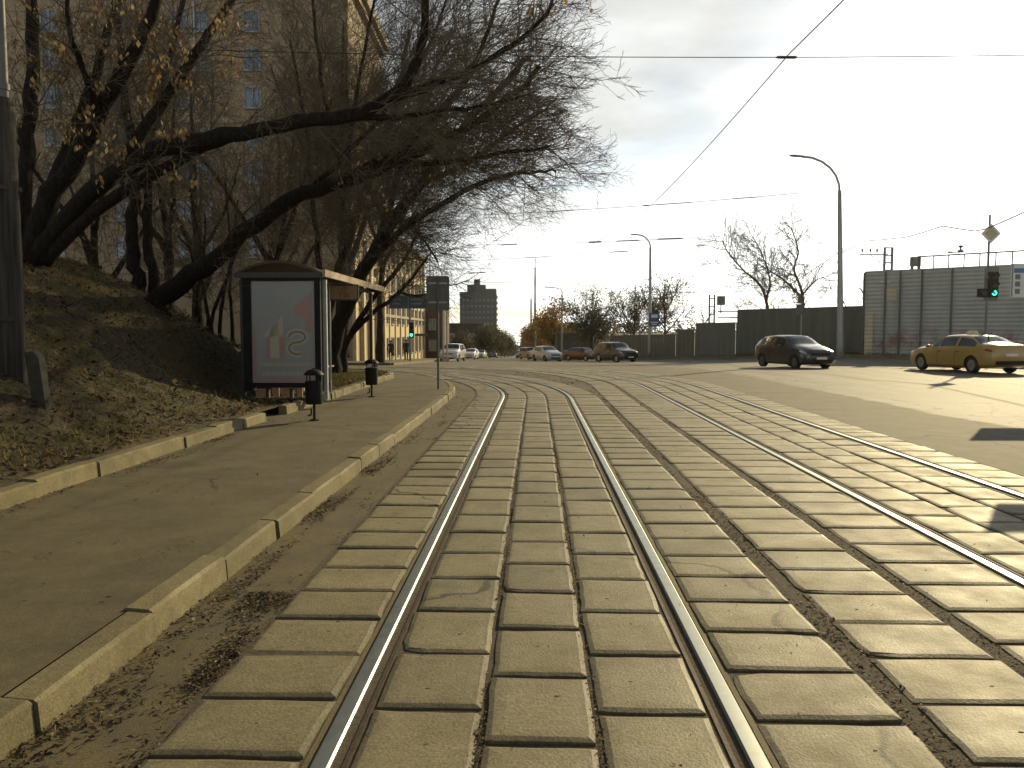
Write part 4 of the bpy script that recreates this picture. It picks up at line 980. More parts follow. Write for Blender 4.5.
mb = MB(); mb.box(hp(2.75, 5.75, -.5), (.55, .3, .55), .3); mb.box(hp(2.57, 5.4, -.5), (.07, .2, .25), .3); mb.box(hp(2.95, 5.4, -.5), (.07, .2, .25), .3); tag(mb.build('vent_box', M['grey'], e))
for a_ in (5.2, 11.3):
    mb = MB(); q = Vector(hp(a_, 6.12, -.3)); mb.lathe([(.16, 0), (.18, .12), (.05, .2), (.05, .28), (.16, .32), (.1, .42)], tuple(q), 8); mb.box(q + Vector((-.45, .3, .05)), (.25, .1, .1)); mb.box(q + Vector((-.2, .12, .02)), (.5, .05, .05), -.7); mb.build('roof_lamp', M['grey'], e)
mb = MB()
for k_ in (0, .42): mb.lathe([(0, -.07), (.10, -.03), (.10, .03), (0, .07)], hp(1.05 + k_, 4.55, .12), 8)
mb.build('wall_lamp', M['white'], e)
# raised verge and kerb in front of the walls
def verge_pt(t): q = Vector((11.0, 89)).lerp(Vector((14.9, 64)), t * 2) if t < .5 else (Vector((14.9, 64)).lerp(Vector((16.3, 57)), (t - .5) * 4) if t < .75 else Vector((16.3, 57)).lerp(Vector((45, 29.5)), (t - .75) * 4)); return q
mb = MB(); n = 48; vs = []
for i in range(n + 1):
    q = verge_pt(i / n); q2 = verge_pt(min(1, i / n + .01)); 
    for o_ in (-1.9, -.5, .8): x, y = q.x + o_ * .6, q.y + o_ * .8; vs.append((x, y, gz(x, y) + .12))
mb.add(vs, [(i * 3 + j, i * 3 + j + 1, i * 3 + j + 4, i * 3 + j + 3) for i in range(n) for j in range(2)])
struct(mb.build('verge', M['ground'], smooth=True))
mb = MB(); vs = []
for i in range(n + 1):
    q = verge_pt(i / n); x, y = q.x - 1.14, q.y - 1.52
    for dx, z in ((-.12, -.05), (-.12, .13), (.0, .135)): vs.append((x + dx * .6, y + dx * .8, gz(x, y) + z))
mb.add(vs, [(i * 3 + j, i * 3 + 3 + j, i * 3 + 4 + j, i * 3 + 1 + j) for i in range(n) for j in range(2)])
struct(mb.build('kerb', M['kerb'], smooth=False))
vg = MB()
for k in range(3500):
    q = verge_pt(.75 + .25 * rg.random() ** 1.5); o_ = rg.uniform(-1.6, .6); x, y = q.x + o_ * .6, q.y + o_ * .8; z = gz(x, y) + .11; h = rg.uniform(.08, .3); a = rg.uniform(0, 6.3); s_ = .03
    vg.add([(x - s_ * math.cos(a), y - s_ * math.sin(a), z), (x + s_ * math.cos(a), y + s_ * math.sin(a), z), (x + rg.gauss(0, .08), y + rg.gauss(0, .08), z + h)], [(0, 1, 2)])
stuff(vg.build('grass', M['grass']))
# trees beyond the walls
RG = 'bare trees beyond the walls'
plain_tree('bare_tree', 91, at(592, 331, 97).x, 97, 9.4, 3.0, 'broad brown leaved tree behind the red car and garage', RG, M['twig_grey'], M['twig_grey'], (2.4, 3.2, 3.8), M['olive'], 1300, .2, .4, forks=7, clear=.12, twr=.021, lcl=(4, 9), hang=False)
plain_tree('bare_tree', 92, at(635, 331, 92).x, 92, 8.2, 2.6, 'thin bare tree just left of the lamp with the blue sign', RG, M['twig_grey'], M['twig_grey'], (2.4, 3.2, 3.8), M['olive'], 480, .18, .4, forks=6, clear=.2, twr=.021, hang=False)
plain_tree('bare_tree', 93, at(664, 331, 90).x, 90, 8.8, 3.0, 'thin bare tree just right of the lamp with the blue sign', RG, M['twig_grey'], M['twig_grey'], (2.4, 3.2, 3.8), M['olive'], 480, .18, .4, forks=6, clear=.2, twr=.021, hang=False)
t = Tree(94, .016); DD = 66
a = t.limb(pl((770, 345, DD), (767, 305, DD), (760, 285, DD), (745, 272, DD), (728, 252, DD), (722, 240, DD)), .17, .03, 7, wob=.02)
b_ = t.limb(pl((766, 300, DD), (770, 280, DD), (760, 250, DD + 1), (752, 236, DD + 1)), .12, .03, 6)
for lm in (a, b_): t.dress(lm, .15, 1, .17, 3.2, Vector((-.2, 0, .2)), (2.6, 3.2, 3.4), 3, .03)
t.finish((*at(770, 331, DD).xy, 0), 'bare_tree', 'grey bare tree above the dark fence, left one of two', RG, M['twig_grey'], M['twig_grey'])
t = Tree(95, .016); DD = 68
a = t.limb(pl((806, 345, DD), (803, 303, DD), (800, 285, DD), (794, 270, DD), (798, 252, DD), (793, 232, DD), (786, 222, DD)), .17, .025, 7, wob=.02)
b_ = t.limb(pl((800, 296, DD), (786, 282, DD), (772, 272, DD + 1), (756, 262, DD + 1)), .13, .03, 6)
c = t.limb(pl((802, 295, DD), (812, 284, DD), (822, 278, DD), (834, 282, DD)), .09, .02, 6)
for lm in (a, b_, c): t.dress(lm, .15, 1, .17, 3.1, Vector((.0, 0, .3)), (2.6, 3.2, 3.4), 3, .03)
t.finish((*at(806, 331, DD).xy, 0), 'bare_tree', 'grey bare tree above the dark fence, taller right one of two', RG, M['twig_grey'], M['twig_grey'])
plain_tree('bare_tree', 96, at(860, 331, 60).x, 60, 5.6, 1.6, 'small bare tree at the left corner of the ribbed hall', RG, M['twig_grey'], M['twig_grey'], (1.6, 2.2, 3), forks=4, clear=.2, twr=.015)
plain_tree('bare_tree', 97, at(700, 331, 84).x, 84, 4.6, 1.6, 'small scrubby tree behind the lower grey green fence', RG, M['twig_grey'], M['twig_grey'], (1.6, 2.2, 3), forks=4, clear=.2, twr=.015)

# ------------------------------------------------------------------ lamps, masts, signs
def lamp(px, d, h, arm, label, r0=.12, lean=0, bend=1.2):
    x = at(px, 331, d).x; z0 = gz(x, d); e = empty('street_lamp', (x, d, z0), label, 'street lamp', 'street lamps along the right side')
    mb = MB(); mb.tube([(0, 0, -.1), (0, 0, .8), (lean * .5, 0, h * .5), (lean, 0, h - bend)], [r0 * 1.25, r0 * 1.15, r0 * .9, r0 * .65], 10); mb.build('pole', M['galv'], e, smooth=True)
    mb = MB(); mb.tube([(lean, 0, h - bend - .1)] + [(lean - arm * (1 - math.cos(R(a))), 0, h - bend + bend * math.sin(R(a))) for a in range(10, 91, 16)], r0 * .42, 8); mb.build('arm', M['galv'], e, smooth=True)
    mb = MB(); c = Vector((lean - arm - .3, 0, h + .03)); mb.lathe([(0, -.42), (.09, -.38), (.13, -.1), (.10, .3), (.05, .42), (0, .43)], (0, 0, 0), 10, 'x'); mb.v = [(c.x + v[0], c.y + v[1] * 1.1, c.z + v[2] * .55 - v[0] * .06) for v in mb.v]; mb.build('lamp_head', M['grey'], e, smooth=True); return e, x, z0
lamp(840.5, 48, 11.9, 2.3, 'tall street lamp in front of the dark fence and the ribbed hall', .17, -.28, 2.0)
e, lx, lz = lamp(650, 76, 11.6, 1.2, 'street lamp with a blue sign on its post', .16, -.05)
bs = empty('road_sign', (lx + .35, 75.75, 1.9), 'square blue road sign fixed to the street lamp', 'road sign'); mb = MB(); mb.box((0, 0, .75), (.95, .05, 1.3)); mb.build('plate', simple('blue_sign', (.06, .10, .22), (.05, .085, .19), 3, .5), bs)
mb = MB(); mb.box((0, -.03, 1.08), (.6, .01, .3)); mb.box((0, -.03, .5), (.7, .01, .08)); mb.box((0, -.03, .32), (.5, .01, .08)); mb.build('symbol', M['white'], bs); mb = MB(); mb.box((-.18, .12, .8), (.08, .22, .06)); mb.build('bracket', M['galv'], bs)
lamp(562, 100, 9.0, 1.6, 'small distant street lamp above the golden trees', .13, 0, .5)
def mast(px, d, h, label, r0=.14, sect=True):
    x = at(px, 331, d).x; e = empty('catenary_mast', (x, d, gz(x, d)), label, 'mast', 'overhead line masts')
    mb = MB(); mb.tube([(0, 0, 0), (0, 0, h * .55), (0, 0, h * .56), (0, 0, h * .9), (0, 0, h * .91), (0, 0, h)], [r0 * 1.2, r0 * 1.1, r0 * .95, r0 * .8, r0 * .5, r0 * .4], 8); mb.build('pole', M['grey'], e); return e
mast(535, 118, 14.8, 'tall grey mast left of the golden trees', .14); mast(531, 170, 13.6, 'short looking distant mast close left of the tall mast', .2)
for px, lab in ((443.2, 'thin pale post just behind the grey sign back, left of two'), (447.0, 'thin pale post just behind the grey sign back, right of two')):
    x = at(px, 331, 74).x; e = empty('steel_post', (x, 74, gz(x, 74)), lab, 'post', 'thin posts behind the grey sign'); mb = MB(); mb.tube([(0, 0, 0), (0, 0, 6.0)], [.085, .07], 8); mb.lathe([(.15, 0), (.15, .25), (.09, .3)], n=8); mb.build('post', M['galv'], e)
# railway mast behind the hall
q = at(887, 300, 60); e = empty('railway_mast', (q.x, 60, 0), 'lattice railway mast with a side arm behind the ribbed hall', 'mast')
mb = MB()
for dx in (-.28, .28): mb.box((dx, 0, 3.9), (.14, .14, 7.8))
for k in range(6): mb.box((0, 0, 5.0 + .55 * k), (.5, .1, .09))
mb.build('lattice_post', M['grey'], e)
mb = MB(); mb.box((-1.1, 0, 7.25), (2.1, .08, .08)); mb.tube([(-.3, 0, 6.4), (-1.3, 0, 7.2)], .03, 5); mb.build('arm', M['grey'], e)
for dx in (-1.95, -1.35, -.85): mb = MB(); mb.lathe([(.03, 0), (.03, .15), (.1, .18), (.06, .25), (.1, .3), (.04, .38), (0, .4)], (dx, 0, 7.3), 8); mb.build('insulator', M['grey'], e)
q = at(712, 300, 80); e = empty('railway_mast', (q.x, 80, 0), 'twin post railway mast behind the lower grey green fence', 'mast')
mb = MB()
for dx in (-.25, .25): mb.box((dx, 0, 2.6), (.14, .14, 5.2))
for k in range(4): mb.box((0, 0, 2.4 + .8 * k), (.5, .1, .1))
mb.build('lattice_post', M['grey'], e); mb = MB(); mb.box((.9, 0, 4.6), (.7, .5, .9)); mb.box((1.9, 0, 3.5), (2.6, .1, .12)); mb.box((1.9, 0, 2.9), (2.6, .1, .12)); mb.box((.9, 0, 3.8), (.1, .1, 1.0)); mb.build('switch_gear', M['grey'], e)
# priority sign with traffic light
q = at(985.5, 331, 36); e = empty('priority_sign', (q.x, 36, gz(q.x, 36)), 'diamond shaped priority road sign high on a post behind the taxi', 'road sign')
mb = MB(); mb.tube([(0, 0, 0), (0, 0, 6.75)], [.06, .045], 8); mb.build('post', M['grey'], e)
D = .44; mb = MB(); mb.prism([(0, -D), (D, 0), (0, D), (-D, 0)], (.03, -.09, 5.9), (1, 0, 0), (0, 0, 1), (0, .03, 0)); dm = mb.fix().build('plate', M['white'], e)
mb = MB(); k = D * .68; mb.prism([(0, -k), (k, 0), (0, k), (-k, 0)], (.03, -.098, 5.9), (1, 0, 0), (0, 0, 1), (0, .006, 0)); mb.fix().build('yellow_field', simple('sign_yellow', (.52, .45, .24), (.48, .42, .22), 3, .5), dm)
M['green'] = glow('green_signal', (.05, .95, .55), 2.2); M['deadlens'] = simple('dark_lens', (.04, .02, .02), None, 3, .3)
def signal(e, z, parent_label=None, left=True, yy=-.2):
    mb = MB(); mb.box((.14, yy, z + .42), (.34, .24, 1.12)); hs = mb.build('housing', M['black'], e)
    if left: mb = MB(); mb.box((-.28, yy + .012, z + .05), (.46, .2, .38)); mb.build('side_housing', M['black'], e); mb = MB(); mb.lathe([(0, 0), (.12, 0), (.12, -.02)], (-.28, yy - .1, z + .05), 14, 'y'); mb.build('lens', M['deadlens'], e)
    for k, mt in enumerate(('green', 'deadlens', 'deadlens')):
        mb = MB(); mb.lathe([(0, yy - .132), (.115, yy - .13), (.118, yy - .12)], (.14, 0, z + .05 + k * .36), 16, 'y'); mb.build('lens', M[mt], e)
        mb = MB(); vs = []
        for j in range(9):
            a = R(-10 + 200 * j / 8); vs += [(.14 + .13 * math.cos(a), yy - .12, z + .05 + k * .36 + .13 * math.sin(a)), (.14 + .13 * math.cos(a), yy - .28, z + .05 + k * .36 + .12 * math.sin(a))]
        mb.add(vs, [(2 * j, 2 * j + 1, 2 * j + 3, 2 * j + 2) for j in range(8)]); mb.build('visor', M['black'], e)
    return hs
t_ = empty('traffic_light', (q.x, 36, gz(q.x, 36)), 'traffic light with a green lamp below the diamond sign', 'traffic light')
signal(t_, 3.22); mb = MB(); mb.box((.14, -.05, 3.66), (.62, .02, 1.5)); mb.build('backplate', M['grey'], t_)
for z in (3.4, 4.0): mb = MB(); mb.box((.02, -.06, z), (.12, .12, .1)); mb.build('bracket', M['galv'], t_)
mb = MB(); mb.prism([(-.07, -.02), (0, .05), (.07, -.02), (.03, -.02), (.03, -.07), (-.03, -.07), (-.03, -.02)], (.14, -.336, 3.27), (1, 0, .3), (-.3, 0, 1), (0, .003, 0)); mb.fix().build('arrow_mask', M['black'], t_)
# left signal, guide sign
q = at(410, 331, 60); e = empty('guide_sign', (q.x, 60, gz(q.x, 60)), 'wide blue road guide sign on a post above the left traffic light', 'road sign')
mb = MB(); mb.tube([(0, 0, 0), (0, 0, 4.6)], [.09, .07], 8); mb.build('post', M['grey'], e)
mb = MB(); mb.box((-.05, -.12, 4.55), (2.9, .05, 1.0)); gp = mb.build('plate', simple('dusty_blue_sign', (.05, .066, .085), (.042, .056, .072), 2, .6), e)
mb = MB()
for z in (4.08, 5.02): mb.box((-.05, -.148, z), (2.84, .006, .04))
for x in (-1.46, -.1, 1.36): mb.box((x, -.149, 4.55), (.04, .006, .86))
for x, w_ in ((-.95, .7), (.55, 1.0)): mb.box((x, -.148, 4.72), (w_, .006, .12)); mb.box((x - .05, -.148, 4.42), (w_ * .8, .006, .12))
mb.build('lettering', simple('dull_white', (.16, .2, .24), None, 3, .6), gp)
t_ = empty('traffic_light', (q.x, 60, gz(q.x, 60)), 'traffic light with a glowing green lamp near the yellow house', 'traffic light')
signal(t_, 2.05, left=False); mb = MB(); mb.box((.85, -.1, 2.1), (.95, .04, .2)); mb.build('side_plate', M['dkwall'], t_); mb = MB(); mb.box((.04, -.07, 2.3), (.1, .12, .1)); mb.build('bracket', M['galv'], t_)
# small sign by the dark fence
q = at(801, 331, 46); e = empty('road_sign', (q.x, 46, gz(q.x, 46)), 'small grey sign on a thin post behind the dark hatchback', 'road sign')
mb = MB(); mb.tube([(0, 0, 0), (0, 0, 3.4)], .03, 6); mb.build('post', M['galv'], e); mb = MB(); mb.box((-.12, -.04, 2.95), (.4, .02, .6)); mb.box((-.12, -.04, 3.55), (.22, .02, .5)); mb.build('plate', M['signback'], e)
# information board at the right edge
e = empty('information_board', (12.45, 17.9, 0), 'white information board with a blue heading at the right edge', 'sign board')
mb = MB(); mb.tube([(0, .05, 0), (0, .05, 3.1)], .05, 8); mb.build('post', M['galv'], e)
mb = MB(); mb.box((-.68, 0, 2.7), (1.36, .04, .74)); bp = mb.build('plate', M['white'], e)
M['bluehead'] = simple('blue_heading', (.10, .25, .45), None, 3, .5)
mb = MB(); mb.box((-.68, -.023, 2.92), (1.26, .006, .10)); mb.build('heading', M['bluehead'], bp)
mb = MB()
for k in range(3): mb.box((-1.22, -.023, 2.78 - .16 * k), (.11, .006, .11)); mb.box((-.88, -.023, 2.78 - .16 * k), (.3, .006, .03)); mb.box((-.45, -.023, 2.78 - .16 * k), (.3, .006, .03))
for x in (-1.34, -.02): mb.box((x, -.0235, 2.7), (.02, .006, .70))
mb.build('lettering', M['grey'], bp)
# a sign just outside the frame; its shadow lies across the slabs
e = empty('road_sign', (7.95, 11.6, 0), 'square grey sign past the right edge whose shadow lies on the slabs', 'road sign')
mb = MB(); mb.tube([(0, .04, 0), (0, .04, 2.75)], .03, 8); mb.build('post', M['galv'], e); mb = MB(); mb.box((-.05, 0, 2.45), (.8, .02, .5)); mb.build('plate', M['signback'], e)
# ------------------------------------------------------------------ cars
def pchip(xs, ys, x):
    n = len(xs)
    if x <= xs[0]: return ys[0]
    if x >= xs[-1]: return ys[-1]
    h = [xs[i + 1] - xs[i] for i in range(n - 1)]; dl = [(ys[i + 1] - ys[i]) / h[i] for i in range(n - 1)]
    def slope(i):
        if i == 0: return dl[0]
        if i == n - 1: return dl[-1]
        a, b = dl[i - 1], dl[i]
        return 0 if a * b <= 0 else 2 * a * b / (a + b)
    i = max(k for k in range(n - 1) if xs[k] <= x); t = (x - xs[i]) / h[i]
    m0, m1 = slope(i) * h[i], slope(i + 1) * h[i]
    return (2 * t**3 - 3 * t**2 + 1) * ys[i] + (t**3 - 2 * t**2 + t) * m0 + (-2 * t**3 + 3 * t**2) * ys[i + 1] + (t**3 - t**2) * m1
# station columns: x, z bottom, half width, belt z, top half width, top z
SEDAN = dict(st=[(-2.38, .42, .66, .80, .56, .90), (-2.32, .32, .80, .90, .68, 1.04), (-2.05, .24, .88, .97, .74, 1.11), (-1.78, .21, .90, .98, .74, 1.13), (-1.08, .19, .915, .98, .60, 1.40), (-.35, .18, .92, .965, .61, 1.455), (.30, .18, .92, .945, .60, 1.425), (1.10, .18, .91, .92, .72, 1.03), (1.6, .19, .89, .88, .72, .97), (2.08, .21, .84, .78, .64, .85), (2.28, .26, .74, .68, .56, .72), (2.36, .34, .62, .60, .48, .62)],
             axle=(-1.40, 1.42), wr=.325, side=[(-1.52, -.60), (-.50, .36), (.42, .86)], ws=(.38, 1.04), rw=(-1.70, -1.14))
HATCH = dict(st=[(-2.02, .40, .70, .90, .58, 1.02), (-1.97, .30, .80, .96, .62, 1.12), (-1.72, .23, .86, 1.0, .60, 1.30), (-1.35, .20, .875, 1.0, .60, 1.43), (-.5, .18, .88, .97, .61, 1.49), (.15, .18, .88, .95, .61, 1.46), (1.02, .18, .87, .93, .70, 1.08), (1.45, .19, .855, .90, .68, .99), (1.85, .21, .80, .80, .60, .86), (2.0, .26, .70, .70, .52, .74), (2.06, .34, .58, .60, .46, .63)],
             axle=(-1.27, 1.28), wr=.315, side=[(-1.45, -.62), (-.53, .42)], ws=(.22, .97), rw=(-1.93, -1.55))
SUV = dict(st=[(-2.25, .48, .74, 1.02, .62, 1.18), (-2.2, .36, .84, 1.08, .66, 1.3), (-1.98, .30, .90, 1.1, .66, 1.52), (-1.6, .27, .915, 1.1, .66, 1.64), (-.5, .26, .92, 1.07, .67, 1.69), (.3, .26, .92, 1.05, .66, 1.66), (1.02, .26, .91, 1.04, .76, 1.2), (1.5, .27, .90, 1.02, .76, 1.12), (2.0, .29, .86, .94, .70, 1.02), (2.17, .33, .78, .82, .62, .88), (2.24, .42, .66, .7, .52, .74)],
           axle=(-1.36, 1.38), wr=.36, side=[(-1.85, -1.2), (-1.1, -.3), (-.2, .62)], ws=(.36, .97), rw=(-2.16, -1.8))
def car(name, spec, loc, heading, paint, label, extra=None, group='cars on the road', plate=True):
    st = spec['st']; X = [s[0] for s in st]; cols = [[s[k] for s in st] for k in range(6)]
    e = empty(name, (loc[0], loc[1], gz(*loc) - .02), label, 'car', group, rz=heading)
    def sec(x):
        zb, w, zl, wt, zt = (pchip(X, cols[k], x) for k in range(1, 6))
        return [(0, zb), (w * .84, zb), (w * .97, zb + .10), (w, zb + (zl - zb) * .42), (w * .985, zb + (zl - zb) * .80), (w * .95, zl), (wt + .035, zt - .045), (wt - .05, zt), (wt * .5, zt + .022), (0, zt + .028)]
    def P(x, v, side=1):
        s = sec(x); i = min(len(s) - 2, int(v)); f = v - i; a, b = s[i], s[i + 1]
        return Vector((x, side * (a[0] + (b[0] - a[0]) * f), a[1] + (b[1] - a[1]) * f))
    xs = []; 
    for i in range(len(X) - 1): xs += [X[i] + (X[i + 1] - X[i]) * k / 4 for k in range(4)]
    xs.append(X[-1]); mb = MB(); ring = 18; vs = []
    for x in xs:
        s = sec(x); r_ = [(x, y, z) for y, z in s] + [(x, -y, z) for y, z in s[-2:0:-1]]; vs += r_
    fs = [(i * ring + k, i * ring + (k + 1) % ring, (i + 1) * ring + (k + 1) % ring, (i + 1) * ring + k) for i in range(len(xs) - 1) for k in range(ring)]
    fs += [tuple(range(ring)), tuple((len(xs) - 1) * ring + k for k in range(ring))]
    mb.add(vs, fs); mb.fix(); body = mb.build('body', [paint, M['tyre']], None)
    cut = MB()
    for ax in spec['axle']:
        for sd_ in (-1, 1): cut.lathe([(spec['wr'] + .045, sd_ * .62), (spec['wr'] + .045, sd_ * 1.3)], (ax, 0, spec['wr']), 22, 'y', 1)
    cut.fix(); co = cut.build('cut', [paint, M['tyre']])
    md = body.modifiers.new('b', 'BOOLEAN'); md.operation = 'DIFFERENCE'; md.object = co; md.solver = 'EXACT'
    bpy.context.view_layer.update(); me = bpy.data.meshes.new_from_object(body.evaluated_get(bpy.context.evaluated_depsgraph_get()))
    body.modifiers.clear(); body.data = me; bpy.data.objects.remove(co); me.name = 'body'
    me.polygons.foreach_set('use_smooth', [True] * len(me.polygons)); me.set_sharp_from_angle(angle=R(32)); body.parent = e
    def patch(nm, x0, x1, v0, v1, side, mat, off=.006, nx=6, nv=3, both=False, par=e, x0t=None, x1t=None):
        mb = MB(); vs = []
        rows = [(v0 + (v1 - v0) * j / nv) for j in range(nv + 1)]
        for j, v in enumerate(rows):
            f = j / nv; a = x0 + ((x0t if x0t is not None else x0) - x0) * f; b = x1 + ((x1t if x1t is not None else x1) - x1) * f
            for i in range(nx + 1):
                x = a + (b - a) * i / nx; p = P(x, v, side)
                n_ = (P(x + .01, v, side) - P(x - .01, v, side)).cross(P(x, min(8.99, v + .02), side) - P(x, v - .02, side)); n_.normalize(); n_ *= side
                if n_.y * side < 0 and abs(n_.y) > .3: n_ = -n_
                if n_.z < 0 and abs(n_.z) > .5: n_ = -n_
                vs.append(p + n_ * off)
        mb.add(vs, [(j * (nx + 1) + i, j * (nx + 1) + i + 1, (j + 1) * (nx + 1) + i + 1, (j + 1) * (nx + 1) + i) for j in range(nv) for i in range(nx)])
        return mb.build(nm, mat, par, smooth=True)
    for sd_ in (-1, 1):
        for k, (a, b) in enumerate(spec['side']): patch('side_window', a, b, 5.12, 5.90, sd_, M['carglass'])
    def screen(nm, x0, x1, off):
        mb = MB(); vs = []; nx = 6; cross = [(6.45, 1), (7, 1), (8, 1), (9, 1), (8, -1), (7, -1), (6.45, -1)]
        for i in range(nx + 1):
            x = x0 + (x1 - x0) * i / nx; 
            for v, sd_ in cross:
                p = P(x, min(v, 8.999), sd_); dz = (P(x + .02, 8.9).z - P(x - .02, 8.9).z) / .04; n_ = Vector((-dz, 0, 1)).normalized(); vs.append(p + n_ * off)
        k = len(cross); mb.add(vs, [(i * k + j, i * k + j + 1, (i + 1) * k + j + 1, (i + 1) * k + j) for i in range(nx) for j in range(k - 1)]); return mb.build(nm, M['carglass'], e, smooth=True)
    screen('windscreen', *spec['ws'], .007); screen('rear_window', *spec['rw'], .007)
    F, B = X[-1], X[0]
    for sd_ in (-1, 1):
        patch('headlight', F - .46, F - .09, 4.35, 4.98, sd_, M['headlight'], .006)
        patch('tail_light', B + .03, B + .34, 4.25, 4.92, sd_, M['taillight'], .006)
        mb = MB(); q = P(spec['side'][-1][1] - .02, 5.0, sd_); mb.lathe([(0, -.11), (.05, -.10), (.075, 0), (.055, .09), (0, .10)], (0, 0, 0), 8, 'y'); mb.v = [(q.x + v[0] * .8, q.y + sd_ * .13 + v[1], q.z + .07 + v[2]) for v in mb.v]; mb.build('mirror', paint, e, smooth=True)
    zg = pchip(X, cols[3], F - .12); mb = MB(); mb.box((F - .035, 0, zg - .08), (.09, .92, .10)); mb.box((F - .02, 0, .38), (.09, 1.0, .13)); mb.build('grille', M['black'], e)
    if plate:
        mb = MB(); mb.box((F + .035, 0, .50), (.012, .52, .11)); mb.build('number_plate', M['white'], e); mb = MB(); mb.box((B - .012, 0, .72), (.012, .52, .11)); mb.build('number_plate', M['white'], e)
    mb = MB(); mb.box((B + .02, 0, .42), (.1, 1.3, .16)); mb.build('bumper_trim', M['black'], e)
    wr = spec['wr']; w = max(cols[2])
    for ax in spec['axle']:
        for sd_ in (-1, 1):
            yo = sd_ * (w - .025); yi = sd_ * (w - .22); s_ = sd_
            mb = MB(); mb.lathe([(wr * .62, yo - s_ * .03), (wr * .66, yo - s_ * .004), (wr * .93, yo), (wr, yo - s_ * .03), (wr, yi + s_ * .03), (wr * .93, yi), (wr * .6, yi)], (ax, 0, wr), 24, 'y'); mb.fix(); wh = mb.build('wheel', M['tyre'], e, angle=40)
            mb = MB(); mb.lathe([(wr * .64, yo - s_ * .02), (wr * .60, yo - s_ * .035), (wr * .60, yo - s_ * .10)], (ax, 0, wr), 24, 'y'); mb.lathe([(0, yo - s_ * .02), (wr * .14, yo - s_ * .022), (wr * .16, yo - s_ * .06)], (ax, 0, wr), 12, 'y')
            for k in range(5):
                a = 2 * PI * k / 5; ca, sa = math.cos(a), math.sin(a); r0, r1, hw = wr * .1, wr * .61, wr * .075; pts = []
                for yy in (yo - s_ * .028, yo - s_ * .06):
                    for rr_, ww in ((r0, hw), (r1, hw * 1.3), (r1, -hw * 1.3), (r0, -hw)): pts.append((ax + rr_ * ca - ww * sa, yy, wr + rr_ * sa + ww * ca))
                mb.add(pts, [(0, 1, 2, 3), (7, 6, 5, 4), (0, 4, 5, 1), (2, 6, 7, 3), (1, 5, 6, 2), (3, 7, 4, 0)])
            mb.lathe([(wr * .58, yo - s_ * .11), (0, yo - s_ * .11)], (ax, 0, wr), 16, 'y', 1); mb.build('rim', [M[spec.get('rimmat', 'rim')], M['black']], wh)
    if extra: extra(e, P, F, B)
    return e
def paint(name, c, rough=.28, metal=.0):
    m, nt, b = new_mat(name); b.inputs['Roughness'].default_value = rough; b.inputs['Metallic'].default_value = metal
    b.inputs['Coat Weight'].default_value = .8; b.inputs['Coat Roughness'].default_value = .06
    nt.links.new(mixc(nt, noise_fac(nt, 3, 6, .7), c, tuple(v * .85 + .008 for v in c)), b.inputs['Base Color']); return m
m, nt, b = new_mat('headlight'); b.inputs['Base Color'].default_value = (.6, .6, .58, 1); b.inputs['Roughness'].default_value = .08; b.inputs['Metallic'].default_value = .5; M['headlight'] = m
m, nt, b = new_mat('taillight'); b.inputs['Base Color'].default_value = (.30, .02, .015, 1); b.inputs['Roughness'].default_value = .1; M['taillight'] = m
def gpt(px, d): return (at(px, 331, d).x, d)
def taxi_extra(e, P, F, B):
    mb = MB(); mb.box((-.35, 0, 1.50), (.16, .52, .05), 0, 0); mb.box((-.35, 0, 1.575), (.12, .44, .10), 0, 0, .8); mb.build('taxi_sign', simple('taxi_sign_cream', (.75, .62, .38), None, 3, .3), e)
    mb = MB()
    for x in (-.56, .40):
        for z0 in (0,):
            for s_ in (-1, 1):
                mb.tube([(x + .02 * s_, s_ * .925, .35), (x, s_ * .928, .6), (x, s_ * .915, .93)], .006, 4)
    mb.build('door_gap', M['black'], e)
    for s_ in (-1, 1):
        for x in (-.35, .62): mb = MB(); mb.box((x - .7 + .35, s_ * .925, .82), (.17, .02, .03)); mb.build('door_handle', M['chrome'], e)
    mb = MB(); mb.tube([(-1.2, 0, 1.43), (-1.32, 0, 1.52), (-1.36, 0, 1.50)], .025, 6); mb.build('roof_aerial', M['black'], e)
def hatch_extra(e, P, F, B):
    for s_ in (-1, 1):
        mb = MB(); mb.tube([(-.57, s_ * .886, .35), (-.57, s_ * .888, .93)], .006, 4); mb.build('door_gap', M['black'], e)
        mb = MB(); mb.box((-.38, s_ * .885, .85), (.16, .02, .03)); mb.build('door_handle', M['chrome'], e)
tl = gpt(962, 31.5); car('taxi', SEDAN, (tl[0] + .32, tl[1] + .3), R(100), paint('taxi_yellow', (.44, .275, .055), .3), 'yellow taxi saloon with a cream roof sign driving away in front of the ribbed hall', taxi_extra)
M['darkrim'] = simple('dark_alloy', (.12, .12, .12), None, 5, .35, .8); HATCH['rimmat'] = 'darkrim'
car('hatchback', HATCH, gpt(794, 37), R(285), paint('black_paintwork', (.012, .013, .014)), 'dark grey hatchback coming towards us in front of the dark fence', hatch_extra)
car('off_road_car', SUV, gpt(616, 68), R(296), paint('dark_green_paint', (.02, .024, .022)), 'black off road car turning by the low fence, right of the red car')
car('hatchback', HATCH, gpt(547, 79), R(292), paint('silver_white', (.55, .56, .56)), 'silvery white hatchback in front of the dark garage')
car('saloon_car', SEDAN, gpt(583, 86), R(306), paint('dull_red', (.10, .018, .020)), 'dark red saloon half hidden behind the black off road car')
car('off_road_car', SUV, gpt(453, 77), R(262), paint('white_paintwork', (.62, .62, .60)), 'white off road car coming up the street just right of the grey sign back')
car('hatchback', HATCH, gpt(471, 112), R(262), paint('white_paintwork', (.62, .62, .60)), 'small white car behind the white off road car, first of the queue')
car('hatchback', HATCH, gpt(481, 142), R(264), paint('cream_paintwork', (.55, .53, .47)), 'smallest pale car, last in the queue behind the white off road car')
